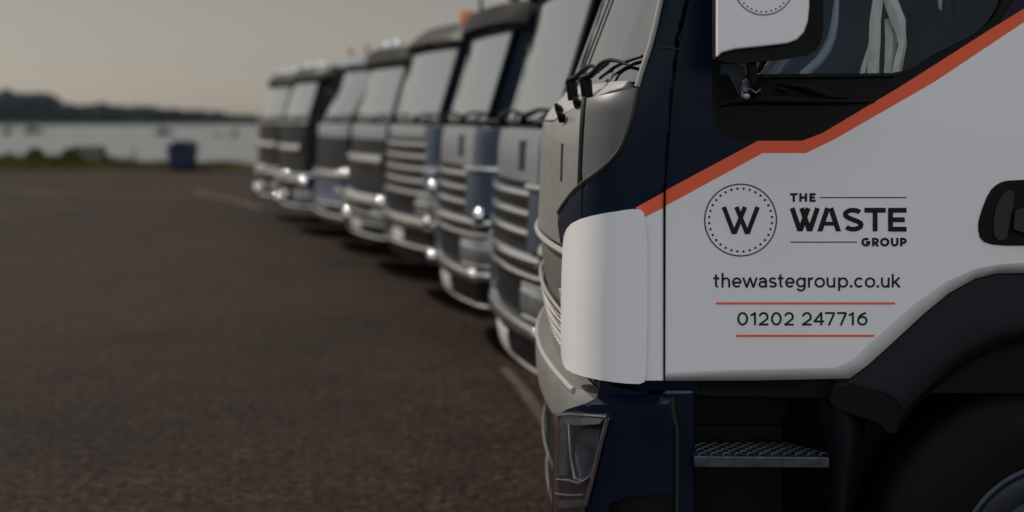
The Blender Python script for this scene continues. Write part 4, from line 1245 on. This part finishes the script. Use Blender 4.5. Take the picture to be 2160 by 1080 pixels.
def both(a, b, z0, z1, off=0.012, th=0.03, rd=0.0): return [P_(a, b, z0, z1, off, th, rd), P_(-b, -a, z0, z1, off, th, rd)]
kindA = dict(glints=[(0.84, 1.03, 0.07), (0.80, 0.62, 0.05)], lamp=(0.60, 0.90, 0.69, 0.86), bands=[
    ('upper_panel', SILVER2, [P_(-0.70, 0.70, 1.37, 1.645, 0.016)]),
    ('corner_panel', SHADEB, both(0.705, 0.99, 1.37, 1.64, 0.012)),  # corners and deflectors carry painted shade, darker than the silver front
    ('panel_slot', SEAL, [P_(0.40, 0.50, 1.43, 1.59, 0.022, 0.01)]),
    ('air_deflector', SHADEB, both(0.68, 1.0, 1.03, 1.34, 0.05, 0.06)),
    ('deflector_trim', CHROME, bars((1.352,), 0.022, 0.045, 0.66, 0.97)),
    ('grille', PLASTIC, [P_(-0.67, 0.67, 0.98, 1.36, 0.0, 0.02)]),
    ('grille_bar', CHROME, bars((1.31, 1.21, 1.11), 0.024, 0.02, -0.66, 0.66)),
    ('chrome_strip', CHROME, bars((0.985,), 0.032, 0.024, -0.92, 0.93)),
    ('lamp_surround', DARKP, [P_(-0.97, 0.97, 0.66, 0.95, 0.0, 0.03)]),
    ('lamp_bar', CHROME, bars((0.90,), 0.020, 0.024, -0.9, 0.90)),
    ('bumper', POLISH, [P_(-1.0, 0.97, 0.575, 0.665, 0.02, 0.06, 0.03)]),
    ('lower_bumper', PLASTIC, [P_(-0.98, 0.98, 0.42, 0.57, 0.0, 0.06)]),
    ('valance', POLISH, bars((0.405,), 0.014, 0.0, -0.95, 0.90)),
    ('number_plate', PLATE, [P_(-0.2, 0.2, 0.44, 0.54, 0.012, 0.01)])])
kindB = dict(glints=[(0.84, 1.10, 0.075), (0.84, 0.50, 0.07), (0.80, 0.80, 0.05)], lamp=(0.60, 0.90, 0.86, 0.99), bands=[
    ('upper_panel', SILVER2, [P_(-0.66, 0.66, 1.53, 1.645, 0.014)]),
    ('corner_panel', SHADEB, both(0.67, 0.99, 1.08, 1.645, 0.014)),  # corner shade painted in here too
    ('grille', PLASTIC, [P_(-0.66, 0.66, 0.88, 1.52, 0.0, 0.02)]),
    ('grille_bar', POLISH, [P_(-0.70, 0.72, z - 0.028, z + 0.028, 0.012, 0.03, 0.025) for z in (1.47, 1.36, 1.25, 1.14, 1.03)]),
    ('grille_bar', CHROME, bars((1.25, 1.03), 0.026, 0.03, 0.70, 0.93)),
    ('lamp_surround', DARKP, [P_(-0.97, 0.97, 0.83, 0.98, -0.002, 0.03)]),
    ('bumper', POLISH, [P_(-1.0, 0.95, 0.72, 0.82, 0.03, 0.06, 0.03)]),
    ('lower_bumper', PLASTIC, [P_(-0.98, 0.98, 0.42, 0.71, 0.0, 0.06)]),
    ('bumper_bar', CHROME, bars((0.55,), 0.024, 0.01, -0.9, 0.9)),
    ('number_plate', PLATE, [P_(-0.2, 0.2, 0.58, 0.68, 0.012, 0.01)])])
kindC = dict(glints=[(0.80, 0.80, 0.085), (-0.6, 0.58, 0.09), (0.85, 0.95, 0.05)], lamp=(0.56, 0.88, 0.56, 0.72), bands=[
    ('upper_panel', SILVER2, [P_(-0.80, 0.80, 1.48, 1.645, 0.014)]),
    ('white_band', POLISH, [P_(-0.80, 0.78, 1.20, 1.31, 0.03, 0.05, 0.03)]),
    ('mid_panel', GREYP, [P_(-0.90, 0.90, 0.90, 1.19, 0.012), P_(-0.90, 0.90, 1.32, 1.47, 0.0)]),
    ('bumper', CREAM, [P_(-1.0, 0.86, 0.77, 0.87, 0.03, 0.06, 0.03)]),
    ('lower_bumper', DARKP, [P_(-1.0, 0.97, 0.36, 0.75, 0.0, 0.06)]),
    ('air_intake', SEAL, [P_(-0.5, 0.46, 0.46, 0.72, 0.012, 0.02)]),
    ('bumper_bar', CHROME, bars((0.43, 0.79), 0.024, 0.03, -0.95, 0.93)),
    ('intake_bar', POLISH, bars((0.66, 0.56), 0.016, 0.02, -0.85, 0.55)),
    ('number_plate', PLATE, [P_(-0.2, 0.2, 0.48, 0.58, 0.03, 0.008)])])
kindD = dict(glints=[(0.84, 1.00, 0.09), (0.86, 0.72, 0.085), (0.86, 0.44, 0.08), (0.70, 1.0, 0.06)], lamp=(0.58, 0.90, 0.70, 0.84), bands=[
    ('upper_panel', SILVER2, [P_(-0.82, 0.82, 1.47, 1.645, 0.014)]),
    ('mid_panel', GREYP, [P_(-0.84, 0.84, 1.06, 1.46, 0.010)]),
    ('white_band', POLISH, [P_(-0.86, 0.86, 0.93, 1.04, 0.03, 0.05, 0.03)]),
    ('grille', BLUEP, [P_(-0.97, 0.97, 0.52, 0.91, 0.0, 0.03)]),
    ('grille_bar', CHROME, bars((0.985, 0.62), 0.026, 0.04, -0.9, 0.93)),
    ('grille_bar', POLISH, bars((0.86, 0.76, 0.68), 0.012, 0.02, -0.6, 0.56)),
    ('bumper', POLISH, [P_(-1.0, 0.93, 0.39, 0.49, 0.02, 0.06, 0.03)]),
    ('number_plate', PLATE, [P_(-0.2, 0.2, 0.54, 0.63, 0.03, 0.01)])])
kindE = dict(glints=[(0.84, 0.78, 0.10), (-0.3, 0.50, 0.10), (0.2, 0.88, 0.07)], lamp=(0.58, 0.90, 0.52, 0.66), bands=[
    ('upper_panel', GREYP, [P_(-0.86, 0.86, 1.38, 1.60, 0.014)]),
    ('upper_trim', POLISH, bars((1.63,), 0.022, 0.02, -0.86, 0.84)),
    ('white_band', POLISH, [P_(-0.80, 0.72, 1.21, 1.33, 0.03, 0.05, 0.03)]),
    ('mid_panel', GREYP, [P_(-0.86, 0.86, 0.92, 1.19, 0.010)]),
    ('bumper', CREAM, [P_(-1.0, 0.80, 0.77, 0.87, 0.02, 0.06, 0.03)]),
    ('lower_bumper', DARKP, [P_(-1.0, 0.97, 0.40, 0.75, 0.0, 0.06)]),
    ('bumper_bar', CHROME, bars((0.44, 0.89), 0.026, 0.03, -0.95, 0.93)),
    ('number_plate', PLATE, [P_(-0.2, 0.2, 0.54, 0.64, 0.02, 0.01)])])

lampsW = ('roof_lamp', CHROME, [(t, 0, 0.02, 0.05, 0.08) for t in (-0.62, -0.4, -0.2, 0.2, 0.42, 0.64)])
row = [
    dict(kindA, px=1197, d=7.05, yaw=7, wtop=2.42, roof=2.75, paint=NAVY, visor=NAVY, label='silver fronted truck directly beside the nearest lettered truck'),
    dict(kindA, px=1043, d=9.8, yaw=10, wtop=2.33, roof=2.62, paint=NAVY, visor=PLASTIC, roofbits=[('roof_lamp', DARKP, [(0.5, 0, 0.0, 0.06, 0.08)])], label='silver fronted truck left of an identical one, under a dark roof visor'),
    dict(kindB, px=937, d=12.5, yaw=16, wtop=2.34, roof=2.54, paint=NAVY, visor=PLASTIC, fairing=0.10, roofbits=[('beacon', AMBER, [(0.70, 0, 0.05, 0.075, 0.15)]), ('aerial', PLASTIC, [(0.62, 0, 0.2, 0.03, 0.28)])], label='truck with a stack of chrome grille bars and an amber roof beacon'),
    dict(kindC, px=834, d=15.2, yaw=17, wtop=2.28, roof=2.55, paint=NAVY, visor=PLASTIC, fairing=0.10, roofbits=[('roof_lamp', CHROME, [(0.1, 0, 0.0, 0.06, 0.08), (-0.35, 0, 0.0, 0.06, 0.08)])], label='grey nosed truck with a white band, left of the chrome barred truck'),
    dict(kindD, px=748, d=17.9, yaw=18, wtop=2.36, rake=0.5, roof=2.62, paint=NAVY, visor=SILVER2, roofbits=[('beacon', AMBER, [(0.45, 0, 0.05, 0.032, 0.06), (-0.45, 0, 0.05, 0.032, 0.06)])], label='truck with a blue lower grille and steeply raked windscreen'),
    dict(kindE, px=657, d=20.6, yaw=19, wtop=2.25, roof=2.50, paint=DARKP, visor=PLASTIC, fairing=0.06, roofbits=[lampsW], label='dark truck with roof lamps, second from the far end of the row'),
    dict(kindE, px=602, d=23.4, yaw=19.5, wtop=2.25, roof=2.50, paint=DARKP, visor=PLASTIC, fairing=0.06, roofbits=[lampsW], label='dark truck with roof lamps at the far end of the row'),
]
for sp in row: make_truck(sp)


# ------------------------------------------------------------------ verge: bench, litter bin, bushes
def at(px, d): return (px - 1080) * d / F
WOODD = M('weathered bench wood', (0.030, 0.020, 0.015), 0.8, var=0.3, vscale=6)
be = thing('park_bench', 'dark wooden bench on the grass verge facing the water', 'bench', (at(190, 48.6), 48.9 - 0.0, 0.10), R(-14))
be.location.x = at(190, 48.3); be.location.y = 48.3; be.location.z = 0.02
bm = NB(); 
for k in range(4): box(bm, -0.62, 0.62, 0.06 + k * 0.11, 0.15 + k * 0.11, 0.40, 0.44)
obj('seat', bm, WOODD, be, bevel=0.006)
bm = NB()
for k in range(3): box(bm, -0.62, 0.62, -0.02 - k * 0.02, 0.02 - k * 0.02, 0.46 + k * 0.11, 0.55 + k * 0.11)
obj('backrest', bm, WOODD, be, bevel=0.006)
for x in (-0.5, 0.5):
    bm = NB(); box(bm, x - 0.04, x + 0.04, -0.10, -0.03, 0, 0.72); box(bm, x - 0.04, x + 0.04, 0.40, 0.46, 0, 0.40); box(bm, x - 0.04, x + 0.04, -0.02, 0.40, 0.33, 0.395)
    obj('leg', bm, WOODD, be, bevel=0.006)
BINB = M('blue bin plastic', (0.006, 0.015, 0.050), 0.4, var=0.15, vscale=5)
bi = thing('litter_bin', 'blue litter bin at the edge of the tarmac by the water', 'bin', (at(386, 45.2), 45.0, 0.02), R(-12))
bi.location.x = at(385, 46.95); bi.location.y = 46.95
bm = NB()
v0 = [(-0.33, -0.30), (0.33, -0.30), (0.33, 0.30), (-0.33, 0.30)]
A = [bm.verts.new((x, y, 0.08)) for x, y in v0]; B = [bm.verts.new((x * 1.25, y * 1.2, 0.80)) for x, y in v0]
bm.faces.new(list(reversed(A))); bm.faces.new(B)
for i in range(4): bm.faces.new((A[i], A[(i + 1) % 4], B[(i + 1) % 4], B[i]))
obj('bin_body', bm, BINB, bi, bevel=0.02)
bm = NB(); prism_y(bm, [(-0.43, 0.80), (0.43, 0.80), (0.40, 0.86), (0.24, 0.96), (0.1, 1.0), (-0.12, 0.99), (-0.28, 0.93), (-0.42, 0.85)], -0.38, 0.38)
obj('bin_lid', bm, BINB, bi, bevel=0.02)
bm = NB(); box(bm, -0.36, -0.26, -0.393, -0.382, 0.83, 0.90)
obj('bin_sticker', bm, PLATE, bi)
for x in (-0.30, 0.30):
    bm = NB(); lathe_y(bm, [(0, -0.03), (0.08, -0.03), (0.10, -0.01), (0.10, 0.03), (0.08, 0.05), (0, 0.05)], x, 0.085, 20)
    w_ = obj('bin_wheel', bm, RUBBER, bi); w_.location.y = 0.26
BUSH = M('bush leaves', (0.050, 0.055, 0.008), 0.8, spec=0.2, var=0.45, vscale=4)
def bush(px, dy, r, h, label, seed):
    rg = random.Random(seed); x = at(px, 49.5); y = edge_y(x) + dy
    o = thing('bush', label, 'bush', (x, y, 0.09), 0, 'bushes on the verge')
    bm = NB()
    for k in range(1100):
        a = rg.uniform(0, 2 * PI); q = rg.random() ** 0.5; z = rg.random()
        rr = r * q * (1 - 0.6 * z * z) * (0.75 + 0.25 * math.sin(a * 3 + seed))
        c = Vector((rr * math.cos(a), rr * 0.8 * math.sin(a), h * z * (0.75 + 0.25 * math.sin(a * 2 + seed * 2)) + 0.02))
        u = Vector((rg.gauss(0, 1), rg.gauss(0, 1), rg.gauss(0, 1))).normalized() * 0.055
        w = u.orthogonal().normalized() * 0.03
        bm.faces.new([bm.verts.new(c + u), bm.verts.new(c + w), bm.verts.new(c - u), bm.verts.new(c - w)])
    obj('foliage', bm, BUSH, o, smooth=False)
    bm = NB()
    for k in range(6):
        a = k * 1.05; tube(bm, [(0, 0, 0), (r * 0.3 * math.cos(a), r * 0.25 * math.sin(a), h * 0.4), (r * 0.6 * math.cos(a), r * 0.5 * math.sin(a), h * 0.75)], [0.02, 0.014, 0.006], 5)
    obj('stem', bm, WOODD, o)
bush(70, 2.4, 0.55, 0.62, 'tallest low bush on the verge, left of the bench', 1)
bush(14, 2.6, 0.5, 0.42, 'low bush on the verge at the left edge of the photo', 2)
bush(138, 2.8, 0.5, 0.58, 'low bush growing right beside the dark bench', 3)


# ------------------------------------------------------------------ boats at their moorings
HULLD = M('dark boat hull', (0.015, 0.020, 0.035), 0.35, var=0.1)
HULLW = M('white boat hull', (0.5, 0.5, 0.5), 0.35, var=0.05)
CABW = M('boat cabin', (0.045, 0.045, 0.06), 0.4, var=0.1)
MAST = M('mast metal', (0.12, 0.12, 0.13), 0.4, metal=0.6, var=0.1)
def boat(px, yw, L, rot, hull, label, cabin=True, mast=0.0, cabm=CABW):
    d = F * (CAMZ - SEA) / (yw - HOR)
    o = thing('moored_boat', label, 'boat', (at(px, d), d, SEA), rot, 'boats moored on the water')
    bm = NB(); rows = []
    bw = L * 0.17
    for k in range(11):
        q = k / 10; x = -L / 2 + L * q
        w = bw * (1 - max(0, (q - 0.45) / 0.55) ** 2.2) * (0.85 + 0.15 * min(1, q * 4))
        sh = L * (0.12 + 0.07 * q * q)
        rows.append([bm.verts.new(p) for p in ((x, -w, sh), (x + 0.0, -w * 0.8, 0.0), (x, 0, -L * 0.04), (x, w * 0.8, 0.0), (x, w, sh))])
    for a, b in zip(rows, rows[1:]):
        for j in range(4): bm.faces.new((a[j], b[j], b[j + 1], a[j + 1]))
        bm.faces.new((a[4], b[4], b[0], a[0]))
    bm.faces.new(rows[0])
    bmesh.ops.recalc_face_normals(bm, faces=bm.faces)
    obj('hull', bm, hull, o)
    if cabin:
        bm = NB(); prism_y(bm, [(-L * 0.22, L * 0.12), (L * 0.16, L * 0.14), (L * 0.10, L * 0.26), (L * 0.02, L * 0.36), (-L * 0.20, L * 0.36)], -bw * 0.7, bw * 0.7)
        obj('cabin', bm, cabm, o, bevel=0.03)
    if mast:
        bm = NB(); tube(bm, [(L * 0.05, 0, L * 0.1), (L * 0.05, 0, mast)], [0.07, 0.04], 8); obj('mast', bm, MAST, o)
    return o
boat(16, 283, 4.2, R(80), HULLD, 'dark boat seen end on near the left edge of the photo', mast=2.4)
boat(70, 281, 5.4, R(8), HULLD, 'dark cabin boat second from the left on the water')
boat(170, 286, 3.2, R(170), HULLW, 'small pale boat above the bench', cabin=True, cabm=HULLW)
boat(262, 286, 2.6, R(70), HULLW, 'small pale boat end on with a short mast', mast=2.2, cabin=False)
boat(300, 283, 3.2, R(100), HULLW, 'pale boat end on, left of the dark boat above the bin', mast=2.4, cabm=HULLW)
boat(346, 284, 4.8, R(-6), HULLD, 'dark cabin boat above the blue bin')
boat(437, 288, 2.0, R(20), HULLW, 'tiny pale open boat right of the blue bin', cabin=False)
boat(463, 286, 2.6, R(160), HULLD, 'small dark open boat between the bin and the trucks', cabin=False)
boat(496, 287, 3.6, R(85), CABW, 'narrow boat end on with a mast, nearest the trucks', mast=3.0)
bu = thing('mooring_buoy', 'small round buoy floating in the middle of the water', 'buoy', (at(280, 150), 150, SEA), 0)
bm = NB(); lathe_z(bm, [(0, -0.3), (0.25, -0.2), (0.36, 0.0), (0.33, 0.2), (0.2, 0.36), (0.06, 0.42), (0.05, 0.6), (0, 0.62)], 0, 0, 20)
obj('float', bm, M('buoy paint', (0.16, 0.16, 0.10), 0.5, var=0.1), bu)
